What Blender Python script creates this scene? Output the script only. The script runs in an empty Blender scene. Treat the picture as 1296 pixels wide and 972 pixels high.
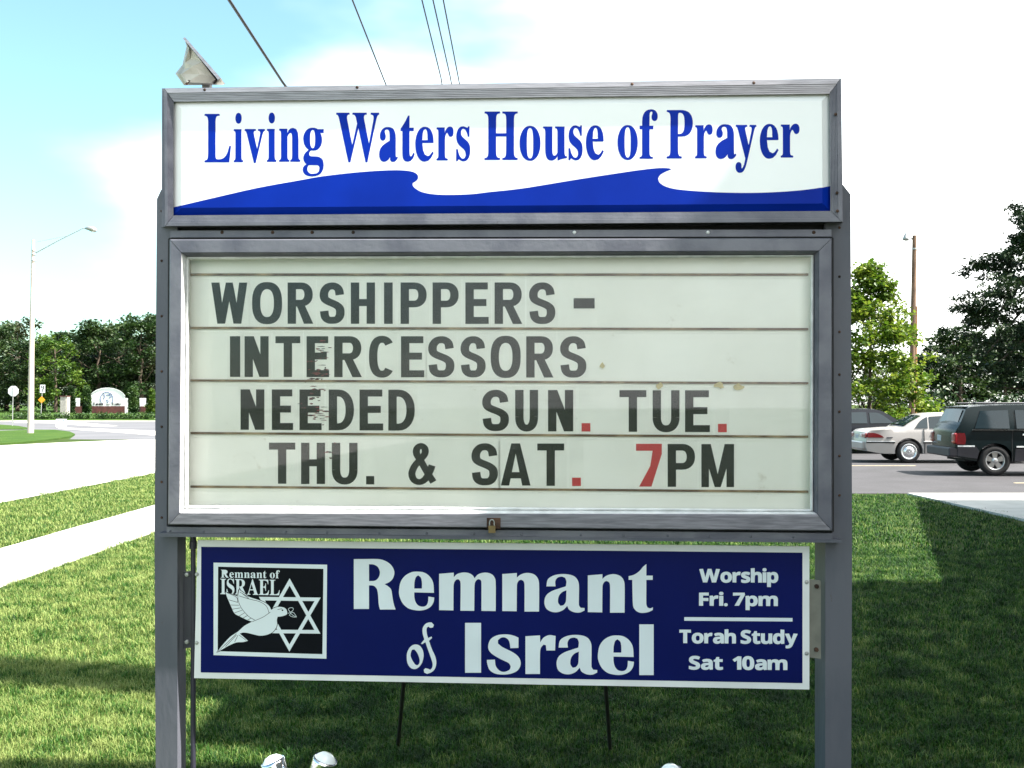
import bpy, math, random, json
from mathutils import Vector, Matrix, noise
from mathutils.geometry import delaunay_2d_cdt
R = math.radians
sc = bpy.context.scene
C = sc.collection

# ------------------------------------------------------------------ camera
F, HZ, EYE = 1260.0, 26.0, 1.6
PITCH = math.atan(HZ / F)
cam = bpy.data.cameras.new('camera')
cam.sensor_width = 36; cam.lens = 35.0; cam.clip_start = 0.05; cam.clip_end = 5000
cam_o = bpy.data.objects.new('camera', cam); C.objects.link(cam_o)
cam_o.location = (0, 0, EYE); cam_o.rotation_euler = (R(90) + PITCH, 0, 0)
sc.camera = cam_o

# ------------------------------------------------------------------ sky and sun
SUN = Vector((.72, -.16, 1.0)).normalized()          # towards the sun
w = bpy.data.worlds.new('World'); sc.world = w; w.use_nodes = True
nt = w.node_tree; N = nt.nodes; L = nt.links
bg = N['Background']; bg.inputs['Strength'].default_value = 0.065
sky = N.new('ShaderNodeTexSky'); sky.sky_type = 'NISHITA'; sky.sun_disc = False
sky.sun_elevation = math.asin(SUN.z); sky.sun_rotation = math.atan2(SUN.x, SUN.y)
sky.air_density = 1.0; sky.dust_density = 1.6; sky.ozone_density = 1.0
tc = N.new('ShaderNodeTexCoord'); mp = N.new('ShaderNodeMapping'); mp.inputs['Scale'].default_value = (1, 1, 2.6)
ns = N.new('ShaderNodeTexNoise'); ns.inputs['Scale'].default_value = 1.9; ns.inputs['Detail'].default_value = 5; ns.inputs['Roughness'].default_value = .5
cr = N.new('ShaderNodeValToRGB'); cr.color_ramp.elements[0].position = .36; cr.color_ramp.elements[1].position = .82; cr.color_ramp.interpolation = 'EASE'
mx = N.new('ShaderNodeMix'); mx.data_type = 'RGBA'; mx.inputs['B'].default_value = (13, 13, 12.6, 1)
L.new(tc.outputs['Generated'], mp.inputs[0]); L.new(mp.outputs[0], ns.inputs[0]); 
ml = N.new('ShaderNodeMath'); ml.operation = 'MULTIPLY'; ml.inputs[1].default_value = .9
tint = N.new('ShaderNodeMix'); tint.data_type = 'RGBA'; tint.blend_type = 'MULTIPLY'; tint.inputs['Factor'].default_value = 1; tint.inputs['B'].default_value = (1.12, 1.38, 1.18, 1)
# thin bright cloud thickens towards the side of the sky where the sun stands
dt = N.new('ShaderNodeVectorMath'); dt.operation = 'DOT_PRODUCT'; dt.inputs[1].default_value = (SUN.x, SUN.y, -.1)
L.new(tc.outputs['Generated'], dt.inputs[0])
bi = N.new('ShaderNodeMath'); bi.operation = 'MULTIPLY_ADD'; bi.inputs[1].default_value = .82; bi.inputs[2].default_value = .12
L.new(dt.outputs['Value'], bi.inputs[0])
sm_ = N.new('ShaderNodeMath'); sm_.operation = 'ADD'; L.new(ns.outputs[0], sm_.inputs[0]); L.new(bi.outputs[0], sm_.inputs[1]); L.new(sm_.outputs[0], cr.inputs[0])
L.new(sky.outputs[0], tint.inputs['A'])
L.new(cr.outputs[0], ml.inputs[0]); L.new(ml.outputs[0], mx.inputs['Factor']); L.new(tint.outputs['Result'], mx.inputs['A']); L.new(mx.outputs['Result'], bg.inputs[0])

sun = bpy.data.lights.new('sun', 'SUN'); sun.energy = 5.0; sun.angle = R(.53); sun.color = (1, .95, .87)
sun_o = bpy.data.objects.new('sun', sun); C.objects.link(sun_o)
sun_o.rotation_euler = SUN.to_track_quat('Z', 'Y').to_euler()
sc.view_settings.view_transform = 'Standard'; sc.view_settings.look = 'None'
sc.view_settings.exposure = 2.08; sc.view_settings.gamma = 1
sc.cycles.max_bounces = 8; sc.cycles.transparent_max_bounces = 24; sc.cycles.use_denoising = True

# ------------------------------------------------------------------ measuring: a line of sight of the photograph met with a plane of the place
def ray(px, py):
    u = (px - 648) / F; v = (486 - py) / F
    return Vector((u, math.cos(PITCH) - v * math.sin(PITCH), math.sin(PITCH) + v * math.cos(PITCH)))
def at(px, py, Y):
    r = ray(px, py); t = Y / r.y
    return Vector((r.x * t, Y, EYE + r.z * t))
def G(px, py, z=0.0):
    r = ray(px, py); t = (z - EYE) / r.z
    return Vector((r.x * t, r.y * t, z))
SY, SK = 3.7, .05
SN = Vector((-SK, -1, 0)).normalized()               # the sign faces this way
def S(px, py, d=0.0):
    r = ray(px, py); t = (SY - d * math.sqrt(1 + SK * SK)) / (r.y + SK * r.x)
    return Vector((r.x * t, r.y * t, EYE + r.z * t))

# ------------------------------------------------------------------ object helpers
def tag(o, label=None, cat=None, group=None, kind=None):
    for k, v in (('label', label), ('category', cat), ('group', group), ('kind', kind)):
        if v: o[k] = v
    return o
def empty(name, loc=(0, 0, 0), rz=0, label=None, cat=None, group=None):
    o = bpy.data.objects.new(name, None); C.objects.link(o); o.location = loc; o.rotation_euler = (0, 0, rz)
    o.empty_display_size = .1
    return tag(o, label, cat, group)
def link(name, me, parent=None, world=True):
    o = bpy.data.objects.new(name, me); C.objects.link(o)
    if parent is not None:
        o.parent = parent
        if world:
            p = parent; m = Matrix.Identity(4)
            chain = []
            while p is not None: chain.append(p); p = p.parent
            for q in reversed(chain): m = m @ Matrix.LocRotScale(q.location, q.rotation_euler, q.scale)
            o.matrix_basis = m.inverted()
    return o
class MB:
    """collects faces; build() makes one mesh object"""
    def __init__(s): s.v = []; s.f = []; s.m = []; s.k = 0; s.sm = []; s.smooth = False
    def add(s, vs, fs):
        b = len(s.v); s.v += [tuple(q) for q in vs]
        for f in fs: s.f.append([b + i for i in f]); s.m.append(s.k); s.sm.append(s.smooth)
        return s
    def box(s, x0, x1, y0, y1, z0, z1):
        return s.hexa([(x0, y0, z0), (x1, y0, z0), (x1, y1, z0), (x0, y1, z0)], [(x0, y0, z1), (x1, y0, z1), (x1, y1, z1), (x0, y1, z1)])
    def hexa(s, a, b):
        n = len(a)
        fs = [list(range(n))[::-1], [n + i for i in range(n)]]
        for i in range(n): j = (i + 1) % n; fs.append([i, j, n + j, n + i])
        return s.add(list(a) + list(b), fs)
    def bar(s, a, b, r, r2=None, n=8, cap=True):
        a = Vector(a); b = Vector(b); r2 = r if r2 is None else r2
        z = (b - a).normalized(); x = z.orthogonal().normalized(); y = z.cross(x)
        vs = []
        for p, q in ((a, r), (b, r2)):
            for i in range(n):
                t = 2 * math.pi * i / n; vs.append(p + (x * math.cos(t) + y * math.sin(t)) * q)
        fs = [[i, (i + 1) % n, n + (i + 1) % n, n + i] for i in range(n)]
        if cap: fs += [list(range(n))[::-1], [n + i for i in range(n)]]
        return s.add(vs, fs)
    def tube(s, pts, rs, n=8):
        pts = [Vector(p) for p in pts]
        if not hasattr(rs, '__len__'): rs = [rs] * len(pts)
        vs = []; x = None
        for k, p in enumerate(pts):
            z = (pts[min(k + 1, len(pts) - 1)] - pts[max(k - 1, 0)]).normalized()
            x = z.orthogonal().normalized() if x is None else (x - z * x.dot(z)).normalized()
            y = z.cross(x)
            for i in range(n):
                t = 2 * math.pi * i / n; vs.append(p + (x * math.cos(t) + y * math.sin(t)) * rs[k])
        fs = []
        for k in range(len(pts) - 1):
            for i in range(n):
                j = (i + 1) % n; fs.append([k * n + i, k * n + j, (k + 1) * n + j, (k + 1) * n + i])
        m = (len(pts) - 1) * n
        fs += [list(range(n))[::-1], [m + i for i in range(n)]]
        return s.add(vs, fs)
    def lathe(s, prof, o, ax, n=24, up=None):
        """prof = [(radius, along)]"""
        o = Vector(o); z = Vector(ax).normalized(); x = z.orthogonal().normalized(); y = z.cross(x)
        vs = []
        for r, h in prof:
            for i in range(n):
                t = 2 * math.pi * i / n; vs.append(o + z * h + (x * math.cos(t) + y * math.sin(t)) * max(r, 1e-4))
        fs = []
        for k in range(len(prof) - 1):
            for i in range(n):
                j = (i + 1) % n; fs.append([k * n + i, k * n + j, (k + 1) * n + j, (k + 1) * n + i])
        return s.add(vs, fs)
    def mesh(s, name, mats):
        me = bpy.data.meshes.new(name); me.from_pydata(s.v, [], s.f)
        if not isinstance(mats, (list, tuple)): mats = [mats]
        for q in mats: me.materials.append(q)
        me.polygons.foreach_set('material_index', s.m)
        me.polygons.foreach_set('use_smooth', s.sm)
        me.update()
        return me
    def build(s, name, mats, parent=None, label=None, world=True, recalc=False):
        me = s.mesh(name, mats)
        if recalc:
            import bmesh
            bm = bmesh.new(); bm.from_mesh(me); bmesh.ops.recalc_face_normals(bm, faces=bm.faces); bm.to_mesh(me); bm.free()
        o = link(name, me, parent, world)
        if label: o['label'] = label
        return o
def struct(o): o['kind'] = 'structure'; return o

# ------------------------------------------------------------------ materials
def mat(name, col, rough=.6, metal=0.0, var=.12, scale=6.0, bump=0.0, bscale=None, col2=None, spec=.5, detail=5, stretch=None, coat=0, lo=.35, hi=.65, bdist=.01, speck=None):
    m = bpy.data.materials.new(name); m.use_nodes = True
    n = m.node_tree.nodes; l = m.node_tree.links; p = n['Principled BSDF']
    p.inputs['Roughness'].default_value = rough; p.inputs['Metallic'].default_value = metal
    p.inputs['Specular IOR Level'].default_value = spec; p.inputs['Coat Weight'].default_value = coat
    tc = n.new('ShaderNodeTexCoord'); mpn = n.new('ShaderNodeMapping')
    geo = n.new('ShaderNodeNewGeometry')
    l.new(geo.outputs['Position'], mpn.inputs[0])
    if stretch: mpn.inputs['Scale'].default_value = stretch
    nz = n.new('ShaderNodeTexNoise'); nz.inputs['Scale'].default_value = scale; nz.inputs['Detail'].default_value = detail
    l.new(mpn.outputs[0], nz.inputs[0])
    r = n.new('ShaderNodeValToRGB'); r.color_ramp.elements[0].position = lo; r.color_ramp.elements[1].position = hi
    c2 = col2 or tuple(c * (1 - var * 2) for c in col)
    r.color_ramp.elements[0].color = (*c2, 1); r.color_ramp.elements[1].color = (*col, 1)
    l.new(nz.outputs[0], r.inputs[0]); l.new(r.outputs[0], p.inputs['Base Color'])
    if speck:                                      # scattered rust, dirt or chips with a shape of their own
        sn = n.new('ShaderNodeTexNoise'); sn.inputs['Scale'].default_value = speck[1]; sn.inputs['Detail'].default_value = 6; sn.inputs['Roughness'].default_value = .7
        l.new(mpn.outputs[0], sn.inputs[0]); sr = n.new('ShaderNodeMapRange'); sr.inputs['From Min'].default_value = speck[2]; sr.inputs['From Max'].default_value = speck[2] + .07; sr.inputs['To Max'].default_value = speck[3]
        l.new(sn.outputs[0], sr.inputs[0]); sm = n.new('ShaderNodeMix'); sm.data_type = 'RGBA'; sm.inputs['B'].default_value = (*speck[0], 1)
        l.new(sr.outputs[0], sm.inputs['Factor']); l.new(r.outputs[0], sm.inputs['A']); l.new(sm.outputs['Result'], p.inputs['Base Color'])
    if bump:
        nb = n.new('ShaderNodeTexNoise'); nb.inputs['Scale'].default_value = bscale or scale * 8; nb.inputs['Detail'].default_value = 4
        l.new(mpn.outputs[0], nb.inputs[0])
        b = n.new('ShaderNodeBump'); b.inputs['Strength'].default_value = bump; b.inputs['Distance'].default_value = bdist
        l.new(nb.outputs[0], b.inputs['Height']); l.new(b.outputs[0], p.inputs['Normal'])
    return m
def glass_mat(name, tint=(.9, .95, .93), dust=.06, dustcol=(.5, .52, .5), scale=3.0, rough=.02):
    """clear pane: see-through, with a reflection by angle and a film of dust"""
    m = bpy.data.materials.new(name); m.use_nodes = True
    n = m.node_tree.nodes; l = m.node_tree.links; n.remove(n['Principled BSDF'])
    out = n['Material Output']
    tr = n.new('ShaderNodeBsdfTransparent'); tr.inputs[0].default_value = (*tint, 1)
    gl = n.new('ShaderNodeBsdfGlossy'); gl.inputs['Roughness'].default_value = rough
    fr = n.new('ShaderNodeFresnel'); fr.inputs[0].default_value = 1.32
    m1 = n.new('ShaderNodeMixShader'); l.new(fr.outputs[0], m1.inputs[0]); l.new(tr.outputs[0], m1.inputs[1]); l.new(gl.outputs[0], m1.inputs[2])
    df = n.new('ShaderNodeBsdfDiffuse'); df.inputs[0].default_value = (*dustcol, 1)
    geo = n.new('ShaderNodeNewGeometry'); nz = n.new('ShaderNodeTexNoise'); nz.inputs['Scale'].default_value = scale; nz.inputs['Detail'].default_value = 8; nz.inputs['Roughness'].default_value = .65
    mpn = n.new('ShaderNodeMapping'); mpn.inputs['Rotation'].default_value = (0, .6, 0); mpn.inputs['Scale'].default_value = (1, 1, 2.2)
    l.new(geo.outputs['Position'], mpn.inputs[0]); l.new(mpn.outputs[0], nz.inputs[0])
    mr = n.new('ShaderNodeMapRange'); mr.inputs['From Min'].default_value = .35; mr.inputs['From Max'].default_value = .75; mr.inputs['To Min'].default_value = dust * .4; mr.inputs['To Max'].default_value = dust * 2
    l.new(nz.outputs[0], mr.inputs[0])
    m2 = n.new('ShaderNodeMixShader'); l.new(mr.outputs[0], m2.inputs[0]); l.new(m1.outputs[0], m2.inputs[1]); l.new(df.outputs[0], m2.inputs[2])
    l.new(m2.outputs[0], out.inputs[0])
    return m
def leaf_mat(name, c1, c2, c3, scale=.6, trans=.35, rough=.5, dry_lit=None, rnd_=.34):
    m = bpy.data.materials.new(name); m.use_nodes = True
    n = m.node_tree.nodes; l = m.node_tree.links; p = n['Principled BSDF']; out = n['Material Output']
    geo = n.new('ShaderNodeNewGeometry'); nz = n.new('ShaderNodeTexNoise'); nz.inputs['Scale'].default_value = scale; nz.inputs['Detail'].default_value = 4
    l.new(geo.outputs['Position'], nz.inputs[0])
    r = n.new('ShaderNodeValToRGB'); e = r.color_ramp.elements; e[0].position = .3; e[0].color = (*c1, 1); e[1].position = .7; e[1].color = (*c3, 1)
    q = r.color_ramp.elements.new(.5); q.color = (*c2, 1)
    wn = n.new('ShaderNodeTexWhiteNoise'); wn.noise_dimensions = '1D'
    l.new(geo.outputs['Random Per Island'], wn.inputs['W'])
    ad = n.new('ShaderNodeMath'); ad.operation = 'MULTIPLY_ADD'; ad.inputs[1].default_value = rnd_; l.new(wn.outputs['Value'], ad.inputs[0])
    sb = n.new('ShaderNodeMath'); sb.operation = 'SUBTRACT'; sb.inputs[1].default_value = rnd_ / 2
    l.new(nz.outputs[0], sb.inputs[0]); l.new(sb.outputs[0], ad.inputs[2]); l.new(ad.outputs[0], r.inputs[0])
    if dry_lit:                                        # verge side drier; its edge also puts the sign's shade into blade colour
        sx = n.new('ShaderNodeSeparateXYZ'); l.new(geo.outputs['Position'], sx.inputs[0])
        mr = n.new('ShaderNodeMapRange'); mr.inputs['From Min'].default_value = -1.0; mr.inputs['From Max'].default_value = -2.0; mr.inputs['To Min'].default_value = -dry_lit; mr.inputs['To Max'].default_value = dry_lit
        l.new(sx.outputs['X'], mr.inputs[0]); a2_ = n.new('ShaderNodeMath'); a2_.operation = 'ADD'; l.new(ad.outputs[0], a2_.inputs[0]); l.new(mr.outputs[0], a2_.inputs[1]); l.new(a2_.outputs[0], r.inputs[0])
    l.new(r.outputs[0], p.inputs['Base Color']); p.inputs['Roughness'].default_value = rough; p.inputs['Specular IOR Level'].default_value = .3
    tl = n.new('ShaderNodeBsdfTranslucent'); l.new(r.outputs[0], tl.inputs[0])
    mxs = n.new('ShaderNodeMixShader'); mxs.inputs[0].default_value = trans
    l.new(p.outputs[0], mxs.inputs[1]); l.new(tl.outputs[0], mxs.inputs[2]); l.new(mxs.outputs[0], out.inputs[0])
    return m
M = {}
M['frame'] = mat('aluminium_paint', (.135, .138, .165), .42, .2, .12, 7, .12, 60, col2=(.085, .088, .115), detail=9, lo=.36, hi=.6, speck=((.05, .038, .035), 22, .66, .7))
M['frame_ridge'] = mat('anodised_bronze_grey', (.38, .365, .40), .34, .4, .15, 12, .05, 90, stretch=(1, 1, 14))
M['post'] = mat('weathered_post_paint', (.098, .102, .124), .55, .1, .2, 6, .15, 45, col2=(.072, .078, .10), detail=10, stretch=(1, 1, .35), lo=.38, hi=.6, speck=((.07, .035, .02), 38, .66, .8))
M['sill_metal'] = mat('brushed_sill', (.22, .215, .25), .38, .35, .15, 12, .08, 90, stretch=(1, 1, 12), col2=(.13, .13, .155))
M['bracket'] = mat('dull_bracket', (.20, .20, .17), .6, .2, .15, 12)
M['trim'] = mat('bare_aluminium', (.85, .86, .86), .4, .15, .12, 20, .05)
M['gap'] = mat('black_gasket', (.012, .012, .014), .8, 0, .1)
M['white_face'] = mat('white_acrylic_face', (.90, .91, .91), .3, 0, .02, 3, coat=.15)
M['blue_vinyl'] = mat('blue_vinyl', (.0025, .027, .35), .4, 0, .10, 4, spec=.06)
M['blue_print'] = mat('blue_print', (.0025, .026, .35), .4, 0, .05, 4, spec=.06)
M['panel'] = mat('aged_message_panel', (.95, .935, .875), .35, 0, .1, 2.2, col2=(.86, .845, .775), detail=8, speck=((.55, .50, .40), 7, .64, .5))
M['rail'] = mat('grimy_rail', (.38, .27, .15), .6, 0, .3, 9, col2=(.10, .045, .02), stretch=(1, 1, .2), lo=.45, hi=.7)
M['letter'] = mat('black_letter_print', (.012, .012, .012), .4, 0, .2, 12, spec=.15)
M['letter_red'] = mat('red_letter_print', (.58, .005, .014), .4, 0, .1, 12)
M['card'] = mat('clear_card', (.92, .905, .835), .4, 0, .04, 8)
M['navy'] = mat('navy_sign_vinyl', (.0015, .006, .085), .4, 0, .08, 3, spec=.1)
M['board_white'] = mat('white_sign_board', (.72, .74, .74), .35, 0, .05, 5)
M['print_white'] = mat('white_print', (.66, .73, .76), .35, 0, .03, 6)
M['logo_black'] = mat('logo_black', (.003, .004, .008), .4, 0, .1, spec=.1)
M['rust'] = mat('rusty_steel', (.10, .05, .03), .8, .2, .4, 20, .3)
M['steel'] = mat('galvanised_steel', (.42, .43, .42), .45, .6, .15, 12, .05)
M['brass'] = mat('brass', (.22, .16, .08), .35, .8, .1, 20)
M['black_rod'] = mat('black_rod_paint', (.012, .012, .014), .5, 0, .1)
M['chrome'] = mat('chrome_reflector', (.85, .86, .88), .12, 1.0, .03, 10)
M['lamp_glass'] = mat('frosted_lamp_glass', (.80, .86, .88), .12, 0, .03, 10, coat=.6)
M['dark_plastic'] = mat('dark_plastic', (.03, .03, .045), .4, 0, .1, 10)
M['housing'] = mat('weathered_housing', (.50, .48, .42), .6, .2, .25, 9, .35, 14, col2=(.27, .25, .21), bdist=.02)
M['smear'] = mat('burnt_red_smear', (.20, .012, .022), .6, 0, .4, 60, col2=(.006, .004, .004), lo=.42, hi=.6)
M['stain_yellow'] = mat('yellow_adhesive', (.62, .50, .24), .6, 0, .1, 40)
M['asphalt'] = mat('asphalt', (.038, .036, .041), .9, 0, .16, 1.2, .5, 60, col2=(.027, .026, .029), detail=10)
M['asphalt_pale'] = mat('pale_asphalt', (.092, .092, .102), .9, 0, .1, .25, .4, 30, col2=(.07, .07, .078), detail=8)
M['concrete'] = mat('sunlit_concrete', (.50, .48, .45), .85, 0, .06, .8, .3, 50, detail=9)
M['concrete2'] = mat('concrete_slab', (.47, .46, .43), .85, 0, .08, 2.5, .3, 60, detail=9)
M['line_paint'] = mat('faded_line_paint', (.55, .45, .28), .8, 0, .2, 8)
M['bark'] = mat('bark', (.09, .065, .045), .9, 0, .3, 8, .6, 25, bdist=.03)
M['pole_wood'] = mat('pole_wood', (.20, .12, .075), .85, 0, .3, 5, .4, 30, stretch=(3, 3, .4))
M['pole_pale'] = mat('pale_pole', (.52, .45, .40), .8, 0, .12, 4, .2, 30, stretch=(3, 3, .3))
M['conduit'] = mat('orange_lit_strip', (.45, .22, .09), .6, 0, .1, 6)
M['wire'] = mat('wire_black', (.02, .02, .025), .6, 0, .1)
M['brick'] = mat('dark_red_brick', (.11, .035, .03), .85, 0, .2, 3)
M['pale_brick'] = mat('pale_grey_brick', (.42, .40, .37), .85, 0, .12, 5)
M['mortar'] = mat('mortar', (.30, .28, .26), .9, 0, .1)
M['stucco'] = mat('white_stucco', (.78, .79, .80), .8, 0, .04, 2)
M['sign_white'] = mat('sign_sheeting', (.74, .76, .78), .4, 0, .03)
M['sign_orange'] = mat('orange_sheeting', (.80, .30, .01), .4, 0, .05)
M['ink'] = mat('sign_ink', (.02, .02, .03), .5, 0, .1)
M['ink_blue'] = mat('blue_ink', (.10, .16, .35), .5, 0, .1)
M['tyre'] = mat('tyre_rubber', (.009, .009, .010), .85, 0, .2, 20)
M['rim'] = mat('alloy_rim', (.55, .56, .57), .3, .8, .1, 20)
M['hubcap'] = mat('hubcap', (.70, .72, .73), .2, .8, .05, 20)
M['car_white'] = mat('pearl_beige_paint', (.33, .31, .30), .3, .0, .02, 2, coat=.5)
M['car_green'] = mat('dark_green_paint', (.003, .009, .011), .25, .0, .05, 2, spec=.3)
M['car_navy'] = mat('dark_navy_paint', (.003, .005, .010), .25, .0, .05, 2, spec=.3)
M['car_grey'] = mat('grey_cladding', (.032, .030, .038), .55, 0, .1, 4)
M['car_glass'] = mat('tinted_car_glass', (.008, .018, .024), .05, 0, .1, 2, spec=.5)
M['car_seat'] = mat('car_interior', (.05, .05, .06), .8, 0, .1)
M['lamp_red'] = mat('red_lens', (.16, .006, .010), .2, 0, .1, 30, coat=.3)
M['lamp_amber'] = mat('amber_lens', (.30, .05, .015), .2, 0, .1, 30, coat=.3)
M['lamp_clear'] = mat('clear_lens', (.7, .68, .70), .2, 0, .1, 30, coat=.6)
M['plate'] = mat('licence_plate', (.45, .50, .55), .4, 0, .2, 40)
M['siding'] = mat('church_brick_wall', (.34, .24, .19), .85, 0, .12, 3)
M['roof'] = mat('asphalt_shingle_roof', (.10, .095, .09), .9, 0, .2, 6)
M['pane'] = mat('window_pane', (.03, .04, .05), .06, 0, .1, 3, spec=.8)
GLASS = glass_mat('sign_glass', (.99, .998, .995), .016, (.55, .60, .62), 2.2)

# ------------------------------------------------------------------ ground, road, lot, paths
def sheet(name, pts, z, m, kind='structure'):
    o = MB().add([(p[0], p[1], z) for p in pts], [list(range(len(pts)))]).build(name, m)
    if o.data.polygons[0].normal.z < 0: o.data.flip_normals()
    o['kind'] = kind; return o
def grass_ground_mat(name, a, b, c, near=True):
    m = bpy.data.materials.new(name); m.use_nodes = True
    n = m.node_tree.nodes; l = m.node_tree.links; p = n['Principled BSDF']; p.inputs['Roughness'].default_value = .95; p.inputs['Specular IOR Level'].default_value = .1
    geo = n.new('ShaderNodeNewGeometry')
    n1 = n.new('ShaderNodeTexNoise'); n1.inputs['Scale'].default_value = .55; n1.inputs['Detail'].default_value = 9; n1.inputs['Roughness'].default_value = .7
    n2 = n.new('ShaderNodeTexNoise'); n2.inputs['Scale'].default_value = 26; n2.inputs['Detail'].default_value = 6
    for q in (n1, n2): l.new(geo.outputs['Position'], q.inputs[0])
    ad = n.new('ShaderNodeMath'); ad.operation = 'ADD'; hf = n.new('ShaderNodeMath'); hf.operation = 'MULTIPLY'; hf.inputs[1].default_value = .5
    l.new(n1.outputs[0], ad.inputs[0]); l.new(n2.outputs[0], ad.inputs[1]); l.new(ad.outputs[0], hf.inputs[0])
    r = n.new('ShaderNodeValToRGB'); e = r.color_ramp.elements; e[0].position = .38; e[0].color = (*a, 1); e[1].position = .62; e[1].color = (*c, 1)
    e.new(.5).color = (*b, 1); l.new(hf.outputs[0], r.inputs[0]); l.new(r.outputs[0], p.inputs['Base Color'])
    bp = n.new('ShaderNodeBump'); bp.inputs['Strength'].default_value = .8; bp.inputs['Distance'].default_value = .05
    l.new(n2.outputs[0], bp.inputs['Height']); l.new(bp.outputs[0], p.inputs['Normal'])
    return m
M['ground'] = grass_ground_mat('lawn_soil_and_thatch', (.012, .028, .005), (.03, .055, .011), (.07, .085, .025))
M['grass_far'] = grass_ground_mat('mown_grass', (.02, .048, .008), (.032, .07, .011), (.055, .088, .018))
sheet('ground', [(-1500, -400), (1500, -400), (1500, 2500), (-1500, 2500)], -.004, M['ground'])
sheet('far_lawn', [(-120, 47), (-8.3, 47), (-8.3, 61), (-120, 61)], 0.0, M['grass_far'])
# concrete street running past on the left, asphalt side street crossing it
sheet('road', [(-20.6, -40), (-8.3, -40), (-8.3, 47), (-17, 45.5), (-18.8, 42), (-20.2, 38)], .008, M['concrete'])
side = [G(-60, 546), G(0, 546), G(45, 545), G(80, 546), G(95, 551), G(88, 556)] + [Vector((-18.4, 45.4, 0)), Vector((-8.3, 48.5, 0)), Vector((30, 52, 0)), Vector((30, 92, 0)), Vector((-200, 92, 0)), Vector((-200, 63, 0))]
sheet('side_street', side, .004, M['asphalt_pale'])
sheet('pale_crossing_band', [G(70, 541.3), G(130, 543.2), G(210, 546), G(210, 552.5), G(150, 547.5), G(80, 543)], .012, M['concrete'])
sheet('pale_road_patch', [G(20, 533.2), G(82, 533.2), G(150, 539.3), G(120, 539.6), G(62, 535.5), G(18, 535)], .012, M['concrete'])
# grass island with the street lamp
isl = [G(-40, 546.5), G(0, 546.3), G(40, 544.8), G(70, 545), G(88, 547.3), G(95, 550.5), G(88, 554), G(60, 558), G(25, 561.5), G(-40, 565)]
MB().hexa([(p.x, p.y, .0) for p in isl][::-1], [(p.x, p.y, .06) for p in isl][::-1]).build('grass_verge', M['grass_far'], recalc=True)['kind'] = 'structure'
isl2 = [G(-40, 538), G(0, 538.2), G(22, 539.8), G(40, 543), G(30, 543.8), G(-40, 544.4)]
MB().hexa([(p.x, p.y, .0) for p in isl2][::-1], [(p.x, p.y, .06) for p in isl2][::-1]).build('grass_verge', M['grass_far'], recalc=True)['kind'] = 'structure'
# rising ground on the far side of the crossing
o = MB().add([(-250, 92, 0), (60, 92, 0), (60, 104, .62), (-250, 104, .62), (60, 400, 1.4), (-250, 400, 1.4)], [[0, 1, 2, 3], [3, 2, 4, 5]]).build('grass_bank', M['grass_far']); struct(o)
o = MB().box(-160, 40, 91.4, 91.9, .0, .14).build('kerb', M['concrete']); struct(o)
# footway of concrete slabs along the street
walk = empty('sidewalk', (-5.05, 0, 0)); walk['kind'] = 'structure'
sheet_o = MB().box(-.56, .56, -6, 62, -.02, .012).build('sidewalk_bed', M['concrete2'], walk, world=False)
slab = MB().box(-.545, .545, .006, 1.514, .0, .028).mesh('slab', M['concrete2'])
for k in range(38):
    s_ = link('slab', slab, walk, False); s_.location = (random.Random(k).uniform(-.004, .004), 3.0 + k * 1.52, random.Random(k + 9).uniform(0, .004))
# parking lot and the footpath that leads to it
sheet('parking_lot', [(-1.0, 17.9), (70, 17.7), (70, 47), (-1.0, 47)], .006, M['asphalt'])
path = empty('footpath', (7.02, 17.72, 0)); path['kind'] = 'structure'
MB().box(0, 3.4, -5.2, 0, -.02, .012).build('footpath_bed', M['concrete2'], path, world=False)
slab2 = MB().box(.008, 3.39, -1.29, -.006, .0, .030).mesh('slab', M['concrete2'])
for k in range(4):
    s_ = link('slab', slab2, path, False); s_.location = (0, -k * 1.3, 0)
for k, (x0, x1, y) in enumerate([(10.2, 14.8, 20.2), (3.5, 10.5, 25.9), (6.0, 9.4, 30.6)]):
    o = MB().box(x0, x1, y, y + .10, .006, .011).build('parking_line', M['line_paint']); struct(o)

# ------------------------------------------------------------------ grass: real blades in small turves, scattered over the lawn
M['blade'] = leaf_mat('grass_blade', (.004, .026, .002), (.026, .104, .005), (.22, .27, .078), 4.5, .32, .55, dry_lit=.115, rnd_=.42)
def turf(name, n, size, h0, h1, wd, seed, segs=2):
    rnd = random.Random(seed); b = MB()
    for i in range(n):
        x = rnd.uniform(-size, size); y = rnd.uniform(-size, size); a = rnd.uniform(0, 6.283); h = rnd.uniform(h0, h1)
        ln = rnd.uniform(.3, 1.5) * h; dx, dy = math.cos(a) * ln, math.sin(a) * ln
        px, py = -math.sin(a + rnd.uniform(-.6, .6)) * wd * .5, math.cos(a) * wd * .5
        if rnd.random() < .03: h *= 1.5
        b.add([(x - px, y - py, -.01), (x + px, y + py, -.01), (x + px * .8 + dx * .35, y + py * .8 + dy * .35, h * .6), (x - px * .8 + dx * .35, y - py * .8 + dy * .35, h * .6), (x + dx, y + dy, h)], [[0, 1, 2, 3], [3, 2, 4]])
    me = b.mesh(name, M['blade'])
    return bpy.data.objects.new(name, me)           # the turf that the lawn's geometry nodes plant
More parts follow.
